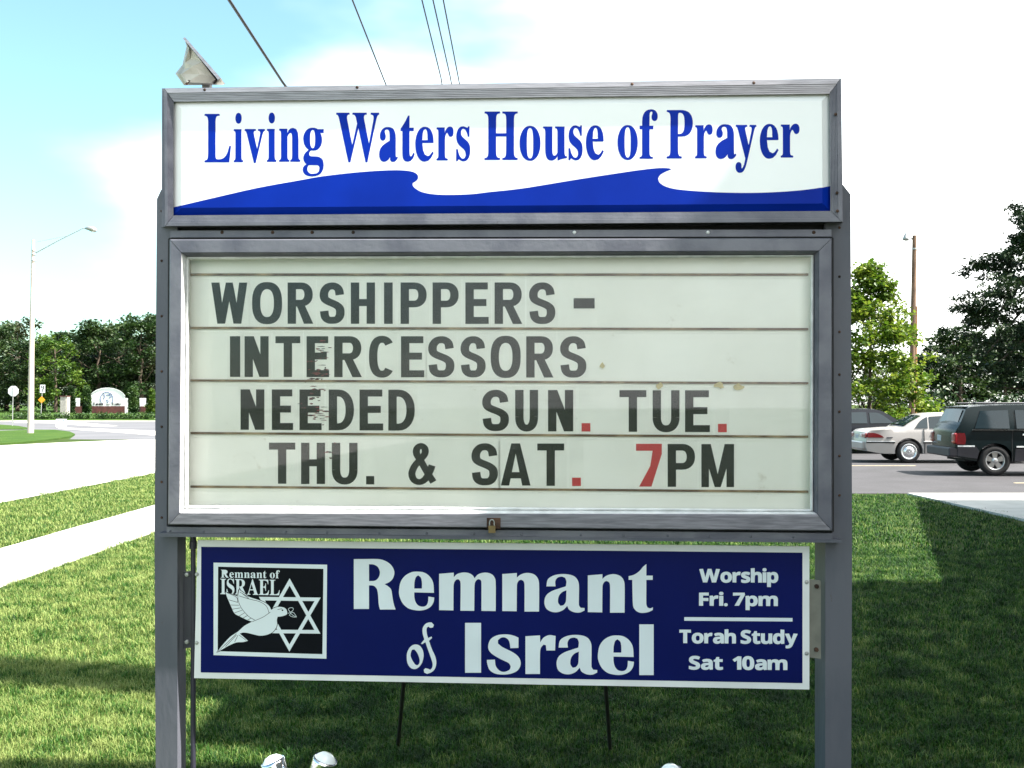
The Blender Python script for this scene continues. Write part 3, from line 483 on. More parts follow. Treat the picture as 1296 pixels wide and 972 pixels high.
# ------------------------------------------------------------------ the pylon sign
sign = empty('church_sign', S(636, 1064, -.1) * 1.0, 0, 'grey metal church sign on two posts, white and blue header above letter board', 'sign')
sign.location = (0, 3.75, 0)
def quadbox(b, q, d0, d1):
    f = [S(x, y, d1) for x, y in q]; k = [p + SN * (d0 - d1) for p in f]
    return b.hexa(k, f) if False else b.hexa(f, k)
def lerp(a, b, t): return (a[0] + (b[0] - a[0]) * t, a[1] + (b[1] - a[1]) * t)
def rails(outer, inner, prof, m, parent, name, back=None):
    """mitred frame of four rails; prof = [(t across from outer to inner, depth)]"""
    for i in range(4):
        j = (i + 1) % 4; b = MB()
        g = .0
        A = []
        for t, d in prof:
            A.append((S(*lerp(lerp(outer[i], inner[i], t), lerp(outer[j], inner[j], t), .0006), d), S(*lerp(lerp(outer[i], inner[i], t), lerp(outer[j], inner[j], t), .9994), d)))
        bd = back if back is not None else min(d for _, d in prof) - .01
        P = [a for a, _ in A] + [S(*lerp(outer[i], inner[i], prof[-1][0]), bd), S(*lerp(outer[i], inner[i], prof[0][0]), bd)]
        Q = [c for _, c in A] + [S(*lerp(outer[j], inner[j], prof[-1][0]), bd), S(*lerp(outer[j], inner[j], prof[0][0]), bd)]
        b.hexa(P, Q); b.build(name, m[i] if isinstance(m, list) else m, parent, recalc=True)
# posts
def post(poly_px, dfront, depth, name='post'):
    f = [S(x, y, dfront) for x, y in poly_px]; k = [p - SN * depth for p in f]
    return MB().hexa(f, k).build(name, M['post'], sign, recalc=True)
pl = post([(197.5, 1066), (224.5, 1066), (224.5, 660), (224.5, 240), (204, 240), (198.5, 252), (195.5, 680)], -.02, .085)
pr = post([(1044.5, 1066), (1077, 1066), (1078.5, 680), (1076.5, 246), (1067, 234), (1044.5, 234)], -.02, .15)
for pp, xs, ys in ((pl, 204.5, [267, 330, 400, 470, 540, 610, 655]), (pr, 1062.5, [255, 288, 350, 420, 474, 521, 577, 627])):
    for q in ys:
        c = S(xs, q, -.019); b = MB(); b.lathe([(0, .004), (.0035, .003), (.005, 0)], c, SN, 8); b.build('rivet', M['rust'], pp)
# cabinet shells (two-sided boxes behind the faces)
def cab(q, d0, d1, name):
    return quadbox(MB(), q, d0, d1).build(name, M['frame'], sign, recalc=True)
HO = [(207.5, 112), (1064, 99.5), (1066, 280.5), (208.8, 286)]
HI = [(219.5, 128.5), (1050, 118.5), (1051, 267), (219.5, 272.5)]
header = cab([(205, 111.8), (1064.5, 99.2), (1067, 281), (204.5, 287)], -.34, -.004, 'header_cabinet')
mess = cab([(214.8, 288), (1053, 284), (1054, 683), (212.5, 676)], -.34, -.062, 'message_cabinet')
# header frame: flat outer lip and fine ridges inside it
ridge = [(0, .040), (.34, .040), (.35, .036), (.48, .036), (.49, .033), (.60, .033), (.61, .030), (.73, .030), (.74, .027), (.86, .027), (.87, .024), (1, .024)]
rails(HO, HI, ridge, [M['frame_ridge'], M['frame'], M['frame'], M['frame']], header, 'frame_rail', back=-.003)
for x, y in ((259, 113.5), (452, 110.6), (800, 106.5), (954, 104.8)):
    MB().lathe([(0, .003), (.004, .002), (.006, 0)], S(x, y, .040), SN, 8).build('screw', M['rust'], header)
for x, y in ((1057.8, 144.5), (1059.5, 244), (1060, 267)):
    MB().lathe([(0, .003), (.004, .002), (.006, 0)], S(x, y, .040), SN, 8).build('screw', M['rust'], header)
# pan-formed header face
def inset(q, a):
    c = (sum(p[0] for p in q) / 4, sum(p[1] for p in q) / 4)
    return [(p[0] + (a if p[0] < c[0] else -a), p[1] + (a if p[1] < c[1] else -a)) for p in q]
fq = inset(HI, -3); iq = [(p[0] + sx, p[1] + sy) for p, (sx, sy) in zip(HI, ((10, 9), (-10, 9), (-10, -9.5), (10, -9.5)))]
b = MB()
fo = [S(x, y, .002) for x, y in fq]; f1 = [S(x, y, .002) for x, y in HI]; f2 = [S(x, y, .022) for x, y in iq]
b.add(fo + f1 + f2, [[0, 1, 5, 4], [1, 2, 6, 5], [2, 3, 7, 6], [3, 0, 4, 7], [4, 5, 9, 8], [5, 6, 10, 9], [6, 7, 11, 10], [7, 4, 8, 11], [8, 9, 10, 11]])
face = b.build('header_face', M['white_face'], header, recalc=True)
# the wave, printed over pan and bevel alike
def hd(x, y):
    l = HI[0][0] + (HI[3][0] - HI[0][0]) * .5; dl = min((x - 219.5) / 10, (1050.5 - x) / 10, (y - (128.5 - (x - 219.5) * .012)) / 9, ((272.5 - (x - 219.5) * .0066) - y) / 9.5)
    return .002 + .020 * max(0, min(1, dl))
wave1 = [(88, 684), (250, 646), (400, 612), (560, 583), (640, 569), (750, 556), (850, 548), (930, 546), (975, 551), (994, 560), (999, 571), (995, 583), (979, 594), (979, 603), (990, 615), (1015, 628), (1060, 636), (1120, 638), (1200, 635)]
wave2 = [(0, 440), (60, 434), (130, 425), (300, 397), (430, 377), (520, 364), (580, 358), (612, 359), (620, 363), (600, 371), (583, 381), (575, 394), (580, 408), (600, 421), (640, 431), (720, 438), (800, 442), (900, 443), (1000, 439), (1090, 431), (1162, 420)]
wtop = [(190 + u / 2.945, 30 + v / 2.945) for u, v in wave1] + [(620 + u / 2.7, 80 + v / 2.7) for u, v in wave2]
wtop = smooth(wtop, 4, False)
wtop[0] = (219.6, 262.3); wtop[-1] = (1050.6, 235.5)
bot = [(1051, 267), (219.5, 272.5)]
bevel = [(1041, 257.5), (229.5, 263)]
# on the pan
def clipx(l, a, c): return [p for p in l if a < p[0] < c]
up = clipx(wtop, 229.5, 1041)
b = MB(); solid(b, fill([[(229.5, 263), (229.5, 260)] + up + [(1041, 237.3), (1041, 257.5)]]), S, .0220, .0224)
# strips on the bevels
def strip(ps, qs):
    n = len(ps); b.add([S(x, y, d + .0004) for x, y, d in ps] + [S(x, y, d + .0004) for x, y, d in qs], [[i, i + 1, n + i + 1, n + i] for i in range(n - 1)])
strip([(229.5, 263, .022), (1041, 257.5, .022)], [(219.5, 272.5, .002), (1051, 267, .002)])
strip([(229.5, 260, .022), (229.5, 263, .022)], [(219.5, 262.3, .002), (219.5, 272.5, .002)])
strip([(1041, 237.3, .022), (1041, 257.5, .022)], [(1051, 235.5, .002), (1051, 267, .002)])
b.build('wave', M['blue_vinyl'], header)
# header words
hx = [('L', 259, 292), ('i', 296, 307.5), ('v', 310, 335), ('i', 338, 349.6), ('n', 353.5, 380), ('g', 383.5, 409.4), ('W', 425.7, 479.6), ('a', 480.3, 503.2), ('t', 507.3, 524.6), ('e', 526, 548.6), ('r', 552.6, 573.7), ('s', 577.8, 594.8),
      ('H', 613.4, 655), ('o', 658, 683.7), ('u', 687.6, 717.2), ('s', 720, 737), ('e', 742, 763.8), ('o', 782, 806.8), ('f', 809.8, 832), ('P', 844, 876.5), ('r', 880, 901.6), ('a', 906, 931.5), ('y', 931.3, 957), ('e', 962, 985), ('r', 988.3, 1011.5)]
for ch, x0, x1 in hx:
    ls = loops('serif', ch); bb = bbox(ls); xm = (x0 + x1) / 2; base = 205.4 - (xm - 275) * .00835; sx = (x1 - x0) / (bb[1] - bb[0]); sy = 61.2 / 455
    V, T = glyph_fill([[(x0 + (p[0] - bb[0]) * sx, base - p[1] * sy) for p in l] for l in ls], .45, .1)
    b = MB(); solid(b, (V, T), S, .0220, .0224); b.build('printed_letter', M['blue_print'], header)
# dark joint and the riveted strip below the header
quadbox(MB(), [(214, 287.5), (1053, 283), (1053, 293), (214, 293)], -.07, -.048).build('joint', M['gap'], mess, recalc=True)
strip_o = quadbox(MB(), [(215.5, 291.8), (1052, 290.5), (1052.5, 299.3), (215.5, 300.5)], -.05, .006).build('top_strip', M['frame'], mess, recalc=True)
for x in (281, 345, 395, 447, 727, 896, 1030):
    MB().lathe([(0, .004), (.005, .003), (.007, 0)], S(x, 294, .006), SN, 8).build('rivet', M['rust'] if x not in (727, 896) else M['trim'], strip_o)
# door of the message case
MO = [(214.8, 303), (1053, 301.5), (1053.5, 672), (213, 664)]
MI = [(230, 320.5), (1036, 318), (1034.5, 651), (227.5, 649)]
for q in ([(213.2, 301.2), (1054, 299.8), (1053, 303), (214.8, 304.5)], [(211.5, 664), (1053.5, 672), (1053.5, 674.2), (211.5, 666.5)], [(1052.6, 301), (1055, 301), (1055.5, 673), (1053, 673)], [(212.8, 302), (215, 302), (213.2, 665), (211, 665)]):
    quadbox(MB(), q, -.06, .002).build('gasket', M['gap'], mess, recalc=True)
rails(MO, MI, [(0, .046), (.06, .050), (.93, .050), (1, .047)], [M['frame'], M['frame'], M['sill_metal'], M['frame']], mess, 'door_rail', back=.004)
# stepped reveal between the door face and the bright glazing bead
RI = [(235.5, 324.0), (1031, 321.6), (1030, 648.2), (232.5, 643.8)]
rails(MI, [(236.3, 325), (1029.5, 322.6), (1029, 647.2), (233.8, 643)], [(0, .049), (.72, .026), (.8, .012), (1, .010)], [M['frame'], M['frame'], M['trim'], M['trim']], mess, 'reveal', back=-.004)  # left and bottom rails take pale trim, painting the sunlight on them
rails([(236.3, 325), (1029.5, 322.6), (1029, 647.2), (233.8, 643)], [(239.5, 328.6), (1026, 325.8), (1025.6, 644.6), (238.3, 639.6)], [(0, .018), (.5, .022), (1, .012)], M['trim'], mess, 'glazing_bead', back=-.004)
WN = [(233, 321), (1034, 318), (1034, 656), (230, 648)]
panel = quadbox(MB(), WN, -.060, -.045).build('letter_panel', M['panel'], mess, recalc=True)
# inner return walls of the case
for q in ([(233, 321), (1033, 318), (1033, 323), (233, 326)], [(230, 646), (1034, 650), (1034, 655), (230, 651)], [(231, 321), (236, 321), (233, 650), (228, 650)], [(1029.5, 320), (1034.5, 320), (1034, 655), (1029, 655)]):
    quadbox(MB(), q, -.045, -.003).build('case_wall', M['panel'], mess, recalc=True)
# tracks the letter cards slide in
for yl, yr in ((347.4, 347.4), (415.0, 416.6), (481.5, 485.0), (548.2, 552.8), (616.0, 622.5)):
    b = MB(); quadbox(b, [(241, yl - 1.5), (1023, yr - 1.5), (1023, yr + 1.3), (241, yl + 1.3)], -.046, -.037)
    t = b.build('track', M['rail'], mess, recalc=True)
    b = MB(); quadbox(b, [(241, yl + 4.6), (1023, yr + 4.6), (1023, yr + 5.6), (241, yl + 5.6)], -.046, -.0435); b.build('track_lip', M['card'], t, recalc=True)
# marquee alphabet: strokes with heavy stems
SX, SYH = 10.6, 8.8
def rect(x0, y0, x1, y1): return [(x0, y0), (x1, y0), (x1, y1), (x0, y1)]
def sup(cx, cy, rx, ry, n=2.5, k=36, a0=0, a1=360):
    out = []
    for i in range(k + (a1 - a0 < 360)):
        t = R(a0 + (a1 - a0) * i / k); c, s = math.cos(t), math.sin(t)
        out.append((cx + math.copysign(abs(c) ** (2 / n), c) * rx, cy + math.copysign(abs(s) ** (2 / n), s) * ry))
    return out
def bowl(w, h, x0, x1, y0, y1, px, py):
    """D-shaped bowl open to the left stem: outer, inner"""
    r = (y1 - y0) / 2; c = (y0 + y1) / 2; xr = x1 - min(r, (x1 - x0) * .62)
    o = [(x0, y0), (xr, y0)] + sup(xr, c, x1 - xr, r, 2.2, 14, -90, 90)[1:-1] + [(xr, y1), (x0, y1)]
    i = [(x0 + px, y0 + py), (xr, y0 + py)] + sup(xr, c, x1 - xr - px, r - py, 2.2, 14, -90, 90)[1:-1] + [(xr, y1 - py), (x0 + px, y1 - py)]
    return o, i
def marquee(ch, w, h):
    """returns add, cut, keep in box units (y up)"""
    sx, sy = SX, SYH
    if ch in '.': return [rect(0, 0, w, h)], [], []
    if ch == '-': return [rect(0, 0, w, h)], [], []
    if ch == 'I': return [rect(0, 0, w, h)], [], []
    if ch == 'H': return [rect(0, 0, sx, h), rect(w - sx, 0, w, h), rect(0, h * .43, w, h * .43 + sy)], [], []
    if ch == 'T': return [rect(0, h - sy, w, h), rect((w - sx) / 2, 0, (w + sx) / 2, h)], [], []
    if ch == 'E': return [rect(0, 0, sx, h), rect(0, h - sy, w * .96, h), rect(0, 0, w, sy), rect(0, h * .43, w * .90, h * .43 + sy)], [], []
    if ch == 'N': return [rect(0, 0, sx, h), rect(w - sx, 0, w, h), [(0, h), (sx * 1.1, h), (w, 0), (w - sx * 1.1, 0)]], [], []
    if ch == 'M': return [rect(0, 0, sx * .9, h), rect(w - sx * .9, 0, w, h), [(0, h), (sx * 1.12, h), (w / 2 + sx * .36, 0), (w / 2 - sx * .36, 0)], [(w, h), (w - sx * 1.12, h), (w / 2 - sx * .36, 0), (w / 2 + sx * .36, 0)]], [], []
    if ch == 'W':
        q = w * .27; s = sx * .98
        return [[(0, h), (s, h), (q + s * .45, 0), (q - s * .45, 0)], [(w / 2 - s * .42, h), (w / 2 + s * .42, h), (q + s * .5, 0), (q - s * .35, 0)], [(w / 2 - s * .42, h), (w / 2 + s * .42, h), (w - q + s * .35, 0), (w - q - s * .5, 0)], [(w - s, h), (w, h), (w - q + s * .45, 0), (w - q - s * .45, 0)]], [], []
    if ch == 'A': return [[(0, 0), (sx, 0), (w / 2 + sx * .25, h), (w / 2 - sx * .52, h)], [(w, 0), (w - sx, 0), (w / 2 - sx * .25, h), (w / 2 + sx * .52, h)], rect(w * .2, h * .17, w * .8, h * .17 + sy * .9)], [], []
    if ch == 'O': return [sup(w / 2, h / 2, w / 2, h / 2 + .6)], [sup(w / 2, h / 2, w / 2 - sx * .98, h / 2 - sy + .4, 2.4)], []
    if ch == 'U': return [rect(0, h * .35, sx, h), rect(w - sx, h * .35, w, h)], [], sum([seg_quads(sup(w / 2, h * .35, w / 2 - sx / 2, h * .35 - sy / 2 + .4, 2.3, 20, 180, 360), sx, sy)], [])
    if ch == 'D':
        o, i = bowl(w, h, 0, w, 0, h, sx, sy); return [o], [i], []
    if ch in 'PR':
        o, i = bowl(w, h, 0, w * (.98 if ch == 'R' else 1), h * (.40 if ch == 'P' else .42), h, sx, sy * .95); k = [rect(0, 0, sx, h)]
        if ch == 'R': k.append([(w * .34, h * .46), (w * .66, h * .46), (w, 0), (w - sx * 1.12, 0)])
        return [o], [i], k
    if ch == 'C':
        p = sup(w / 2, h / 2, w / 2 - sx / 2, h / 2 - sy / 2 + .5, 2.5, 40, 42, 318); return [], [], seg_quads(p, sx, sy)
    if ch == 'S':
        a, c = w - sx, h - sy; P = [(.97, .74), (.90, .90), (.70, .985), (.48, 1.0), (.24, .97), (.05, .86), (.0, .73), (.06, .62), (.26, .55), (.50, .50), (.76, .44), (.95, .36), (1.0, .25), (.96, .12), (.78, .02), (.50, .0), (.26, .015), (.08, .10), (.02, .27)]
        return [], [], seg_quads(smooth([(sx / 2 + x * a, sy / 2 + y * c) for x, y in P], 3, False, 80), sx * 1.02, sy)
    if ch == '7': return [rect(0, h - sy, w, h), [(w - sx * 1.1, h - sy), (w, h - sy), (w, h - sy - 4), (w * .60, 0), (w * .12, 0), (w * .55, h * .48)]], [], []
    if ch == '&':
        a, c = w - sx * .8, h - sy * .8
        P = [(1.0, .0), (.72, .26), (.40, .60), (.22, .78), (.24, .93), (.42, 1.0), (.60, .93), (.60, .78), (.42, .64), (.14, .45), (.0, .24), (.10, .06), (.36, .0), (.62, .08), (.82, .28), (.94, .46)]
        return [], [], seg_quads(smooth([(sx * .4 + x * a, sy * .4 + y * c) for x, y in P], 3, False, 80), sx * .85, sy * .85)
rows = [
 (357.6, 409.6, 357.3, 410.2, 'WORSHIPPERS', [(267.4, 313), (319, 357), (364, 396.5), (404.6, 436), (444, 474.6), (486, 497), (507, 540), (547.5, 580.5), (589, 618.5), (626, 661), (669.7, 702.7)], 'top'),
 (425.5, 477.0, 425.6, 478.2, 'INTERCESSORS', [(291, 304), (309.5, 340), (348.6, 380), (388, 416.5), (423, 458), (467, 500), (507.5, 537), (542, 575), (583, 614.5), (621, 659), (666, 700.5), (709, 742)], 'second'),
 (492.7, 543.8, 494, 547, 'NEEDEDSUN.TUE.', [(304.4, 334.6), (344, 371), (379, 407), (416, 448), (455, 485), (491.5, 525), (610.4, 644), (652, 681), (693.6, 725.5), (736, 747.2), (784, 818), (826, 860), (867, 898.5), (908.7, 919.8)], 'third'),
 (560, 611.7, 562, 616.5, 'THU.&SAT.7PM', [(340.4, 373.7), (381, 411.4), (420, 452.5), (463.3, 473.6), (517, 552.8), (596.8, 630), (633.8, 671.5), (680, 714), (724, 735.2), (805, 837.6), (845, 879.7), (887.7, 929)], 'bottom')]
for tl, bl, tr, br, s, xs, rn in rows:
    items = [(c, x, None) for c, x in zip(s, xs)]
    if rn == 'top': items.append(('-', (726, 752.6), (377.4, 390.4)))
    for k, (ch, (x0, x1), yy) in enumerate(items):
        t = ((x0 + x1) / 2 - 290) / 620; top = tl + (tr - tl) * t; bt = bl + (br - bl) * t
        cx0, cx1, cy0, cy1 = x0 - 3.3, x1 + 3.3, top - 7, bt + 4.2
        if yy: y0, y1 = yy
        elif ch == '.': y0, y1 = bt - 10.6, bt
        else: y0, y1 = top, bt
        red = (ch == '7') or (ch == '.' and (rn == 'third' or x0 > 700))
        b = MB(); b.k = 1; quadbox(b, [(cx0, cy0), (cx1, cy0), (cx1, cy1), (cx0, cy1)], -.0446, -.0441); b.k = 0
        add, cut, keep = marquee(ch, x1 - x0, y1 - y0)
        V, T = fill(add, cut, keep)
        V = [(x0 + u, y1 - v) for u, v in V]
        solid(b, (V, T), S, -.0441, -.0430)
        o = b.build('letter_card', [M['letter_red'] if red else M['letter'], M['card']], mess)
        if red: o['label'] = 'red figure seven card' if ch == '7' else 'red full stop card'
# burnt smears across the third and fourth letters, yellow residue
rnd = random.Random(11)
def blot(cx, cy, rx, ry, d):
    k = 9; return [(cx + math.cos(6.283 * i / k) * rx * rnd.uniform(.4, 1.2), cy + math.sin(6.283 * i / k) * ry * rnd.uniform(.4, 1.2)) for i in range(k)]
b = MB(); blots = []
for i in range(75):
    band = rnd.choice([(404, 440), (404, 455), (402, 470), (400, 478), (398, 482), (403, 500), (400, 515), (404, 528), (424, 562), (422, 574), (400, 540)])
    cx = rnd.gauss(band[0], 7); cy = rnd.gauss(band[1], 5); ln = rnd.uniform(1, 7) * (1.6 if rnd.random() < .12 else 1)
    p = blot(cx, cy, ln, rnd.uniform(.4, 1.3), 0); blots.append(p)
solid(b, fill(blots), S, -.0425, -.0420)
o = b.build('burnt_smear', M['smear'], mess, 'dark red and black smear over the letters E'); o['kind'] = 'stuff'
b = MB()
for cx, cy, rx, ry in ((835, 487.5, 5, 5), (911, 488, 7, 5), (934, 489, 8, 4), (762, 463, 4, 4)):
    p = smooth(blot(cx, cy, rx, ry, 0), 3); V, T = fill([p]); solid(b, (V, T), S, -.0365, -.0360)
b.build('yellow_stain', M['stain_yellow'], mess)['kind'] = 'stuff'
# glass of the case
quadbox(MB(), [(235, 324), (1031, 321), (1030, 649), (232.5, 645)], .001, .005).build('glass_pane', GLASS, mess, recalc=True)
# sill under the door and bottom lip
quadbox(MB(), [(211, 666.8), (1053.5, 674.8), (1053.5, 683), (211, 674)], -.05, .030).build('sill', M['frame'], mess, recalc=True)
lip = quadbox(MB(), [(199, 674.5), (1066, 683.4), (1066, 687), (199, 679.3)], -.06, .036).build('bottom_lip', M['post'], mess, recalc=True)
for x in (215.5, 258, 310, 362, 414, 480, 540, 600, 660, 735, 789, 845, 897, 950, 1004):
    MB().lathe([(0, .003), (.003, .002), (.005, 0)], S(x, 672 + (x - 215) * .0098, .030), SN, 8).build('rivet', M['post'], lip)
# hasp
quadbox(MB(), [(616, 655.3), (633.5, 655.5), (633.5, 669), (616, 668.8)], .05, .053).build('hasp', M['rust'], mess, recalc=True)
# padlock
pk = empty('padlock', S(623, 674, .06), 0, 'small brass padlock hanging from the hasp under the letter board', 'padlock')
quadbox(MB(), [(618.2, 665.5), (627, 665.5), (627, 674.5), (618.2, 674.5)], .052, .072).build('lock_body', M['brass'], pk, recalc=True)
c = S(622.6, 662, .062); r_ = .0085
MB().tube([S(619.6, 666, .062), S(619.6, 661, .062), S(620.8, 658.4, .062), S(622.6, 657.5, .062), S(624.4, 658.4, .062), S(625.6, 661, .062), S(625.6, 666, .062)], .0022, 8).build('shackle', M['steel'], pk)
# electric conduit down the left post
cd = MB(); cd.bar(S(244.5, 680, -.06), S(244.5, 1066, -.06), .0095, n=12); cd.smooth = False
conduit = cd.build('conduit', M['dark_plastic'], sign)
cd = MB(); cd.lathe([(.010, 0), (.014, .002), (.014, .03), (.011, .032), (.011, .05), (.0145, .052), (.0145, .075), (.010, .077)], S(244.5, 695, -.06), (0, 0, 1), 12); cd.build('coupling', M['dark_plastic'], conduit)

# ------------------------------------------------------------------ lower sign board
BO = [(250, 683.5), (1024.4, 691.5), (1024.4, 872.7), (245.6, 858.2)]
BI = [(254.6, 692), (1015.6, 699.5), (1015.6, 864.6), (254, 851)]
board = empty('banner_board', (0, 3.75, 0), 0, 'navy blue board with white lettering and dove logo bolted between the posts', 'sign board')
quadbox(MB(), BO, -.036, -.030).build('backing_board', M['board_white'], board, recalc=True)
quadbox(MB(), BI, -.030, -.029).build('navy_field', M['navy'], board, recalc=True)
D0, D1 = -.029, -.0286
def bz6(l): return [(540 + u / 2.841, 630 + v / 2.841) for u, v in l]
def bz5(l): return [(430 + u / 5.72, 700 + v / 5.72) for u, v in l]
gR = ([(102, 45), (280, 45), (330, 58), (370, 85), (392, 120), (396, 150), (385, 185), (360, 210), (325, 225), (350, 240), (372, 262), (380, 300), (390, 360), (405, 407), (292, 407), (283, 370), (278, 300), (270, 262), (252, 240), (232, 234), (212, 234), (212, 403), (102, 403)], [(212, 82), (245, 84), (275, 100), (290, 130), (290, 155), (280, 180), (255, 200), (212, 203)])
gE = ([(681, 288), (540, 285), (541, 320), (550, 355), (570, 380), (600, 388), (625, 380), (638, 355), (641, 315), (683, 322), (678, 355), (660, 385), (630, 405), (590, 415), (545, 413), (495, 398), (455, 360), (433, 305), (433, 255), (445, 205), (475, 165), (520, 140), (565, 135), (610, 142), (650, 170), (675, 215)], [(540, 257), (595, 257), (595, 215), (588, 180), (568, 162), (552, 175), (542, 210)])
gM = ([(720, 150), (825, 142), (825, 175), (850, 152), (890, 141), (930, 144), (960, 160), (975, 182), (1000, 155), (1040, 142), (1080, 145), (1112, 165), (1127, 205), (1128, 420), (1025, 418), (1025, 220), (1022, 200), (1010, 190), (995, 192), (980, 210), (975, 240), (973, 418), (873, 417), (875, 240), (872, 205), (860, 190), (845, 192), (830, 210), (824, 240), (823, 415), (720, 413)],)
gN = ([(720, 150), (825, 142), (825, 175), (855, 152), (900, 141), (945, 150), (973, 175), (985, 215), (985, 417), (880, 417), (880, 225), (873, 200), (855, 190), (838, 198), (826, 225), (824, 415), (720, 413)],)
gA = ([(430, 318), (436, 292), (462, 277), (500, 274), (530, 282), (545, 302), (547, 330), (547, 385), (553, 395), (567, 396), (567, 405), (550, 412), (530, 411), (512, 402), (505, 388), (490, 403), (468, 411), (445, 408), (428, 395), (423, 372), (430, 350), (450, 335), (478, 325), (500, 318), (502, 300), (497, 287), (485, 283), (470, 287), (462, 300), (463, 318)], [(502, 332), (485, 340), (474, 355), (472, 375), (480, 388), (492, 385), (500, 372)])
gT = ([(790, 240), (790, 281), (813, 281), (813, 296), (790, 296), (790, 382), (794, 394), (804, 397), (814, 393), (813, 403), (795, 411), (770, 413), (752, 405), (742, 388), (739, 296), (726, 296), (726, 283), (745, 278), (765, 265), (778, 250)],)
gS = ([(330, 503), (330, 540), (301, 541), (296, 515), (283, 503), (268, 503), (256, 512), (256, 524), (272, 537), (310, 556), (332, 575), (338, 598), (328, 620), (305, 632), (275, 636), (245, 632), (225, 618), (217, 595), (216, 583), (245, 582), (248, 605), (262, 622), (280, 626), (298, 618), (302, 606), (294, 594), (265, 580), (235, 562), (222, 545), (222, 525), (232, 506), (255, 494), (285, 491), (310, 495)],)
gr = ([(355, 498), (407, 495), (408, 520), (420, 503), (440, 494), (463, 497), (461, 549), (430, 549), (428, 530), (420, 528), (410, 540), (407, 560), (407, 633), (355, 633)],)
gI = ([(0, 0), (10, 0), (10, 10), (0, 10)],)
big = [(gR, 447.8, 500.6, 707.6, 771.4), (gE, 505.3, 549.6, 723.4, 772.6), (gM, 555.8, 627.4, 724.6, 773.4), (gN, 635.7, 682.2, 725, 774), (gA, 689, 739.8, 726.6, 775.2), (gN, 744, 790.5, 726.6, 775.4), (gT, 795.6, 826.4, 713.9, 775.6),
       (gI, 588.6, 608.8, 788.3, 851.4), (gS, 616.2, 659, 802.8, 853.8), (gr, 665, 703.2, 803.8, 853), (gA, 704.4, 755.8, 803.6, 853.8), (gE, 757, 802.3, 804.2, 854.2), (gI, 809.1, 827.3, 790.2, 854.4)]
for g, x0, x1, y0, y1 in big:
    bb = bbox([g[0]]); ls = [[(x0 + (p[0] - bb[0]) / (bb[1] - bb[0]) * (x1 - x0), y0 + (p[1] - bb[2]) / (bb[3] - bb[2]) * (y1 - y0)) for p in l] for l in g]
    ls = [smooth(l, 4) for l in ls]
    b = MB(); solid(b, fill([ls[0]], ls[1:]), S, D0, D1); b.build('printed_letter', M['print_white'], board)
ow = MB()
ls = [smooth(bz5(l), 4) for l in ([(485, 750), (490, 715), (510, 680), (540, 662), (575, 668), (600, 700), (607, 745), (595, 795), (570, 828), (540, 840), (510, 828), (490, 795)], [(515, 720), (522, 700), (540, 697), (562, 725), (578, 770), (575, 800), (560, 813), (545, 805), (525, 775), (513, 745)])]
b = MB(); solid(b, fill([ls[0]], [ls[1]]), S, D0, D1); b.build('printed_letter', M['print_white'], board)
l = smooth(bz5([(682, 520), (675, 538), (655, 540), (642, 532), (630, 540), (628, 560), (632, 590), (640, 615), (665, 603), (668, 615), (646, 635), (665, 690), (690, 745), (699, 790), (690, 835), (665, 862), (632, 875), (612, 865), (608, 845), (620, 833), (640, 838), (655, 845), (668, 830), (672, 800), (655, 745), (632, 680), (620, 645), (595, 660), (588, 655), (612, 625), (600, 580), (600, 545), (615, 518), (640, 503), (665, 502)]), 4)
b = MB(); solid(b, fill([l]), S, D0, D1); b.build('printed_letter', M['print_white'], board)
for s_, x0, x1, base, cap, sl in (('Worship', 885.5, 984.6, 736.8, 16.6, .004), ('Fri. 7pm', 885.2, 984, 766.4, 16, .004), ('Torah Study', 860, 1009, 813.8, 16.4, .006), ('Sat  10am', 872.2, 996, 847, 16.4, .006)):
    b = MB(); text_run(b, 'sans', s_, x0, x1, base, cap, S, D0, D1, bold=.55, gap=42, slope=sl, space=130); b.build('lettering', M['print_white'], board)['kind'] = 'stuff'
b = MB(); quadbox(b, [(866, 781), (1003, 782.2), (1003, 786.6), (866, 785.6)], D0, D1); b.build('ruled_line', M['print_white'], board, recalc=True)
# logo (units of a close look at it)
def Q(u, v, d): return S(250 + u / 6.075, 690 + v / 6.075, d)
def qb(l, d0, d1, m, name, par=board):
    b = MB(); solid(b, fill([l]), Q, d0, d1); return b.build(name, m, par)
lg = qb([(123, 134), (996, 150), (991, 873), (123, 845)], D0, D1, M['print_white'], 'logo_border')
qb([(158, 165), (968, 182), (960, 838), (155, 815)], D1, D1 + .0005, M['logo_black'], 'logo_field', lg)
E0, E1 = D1 + .0005, D1 + .0010
def tri_ring(p, wd):
    c = (sum(q[0] for q in p) / 3, sum(q[1] for q in p) / 3)
    # inset by parallel edges: scale about the incentre of a nearly equilateral triangle
    r = min(abs((p[(i + 1) % 3][0] - p[i][0]) * (p[i][1] - c[1]) - (p[i][0] - c[0]) * (p[(i + 1) % 3][1] - p[i][1])) / math.hypot(p[(i + 1) % 3][0] - p[i][0], p[(i + 1) % 3][1] - p[i][1]) for i in range(3))
    k = 1 - wd / r
    return p, [(c[0] + (q[0] - c[0]) * k, c[1] + (q[1] - c[1]) * k) for q in p]
a1, b1 = tri_ring([(708, 255), (945, 680), (468, 676)], 27); a2, b2 = tri_ring([(472, 397), (947, 403), (706, 818)], 27)
V1, T1 = fill([a1], [b1])
keep2 = [[a2[i], a2[(i + 1) % 3], b2[(i + 1) % 3], b2[i]] for i in range(3)] + [[a1[i], a1[(i + 1) % 3], b1[(i + 1) % 3], b1[i]] for i in range(3)]
b = MB(); solid(b, fill([], [], keep2), Q, E0, E1); b.build('star', M['print_white'], lg)
b = MB()
def Q2(x, y, d): return Q(x, y, d)
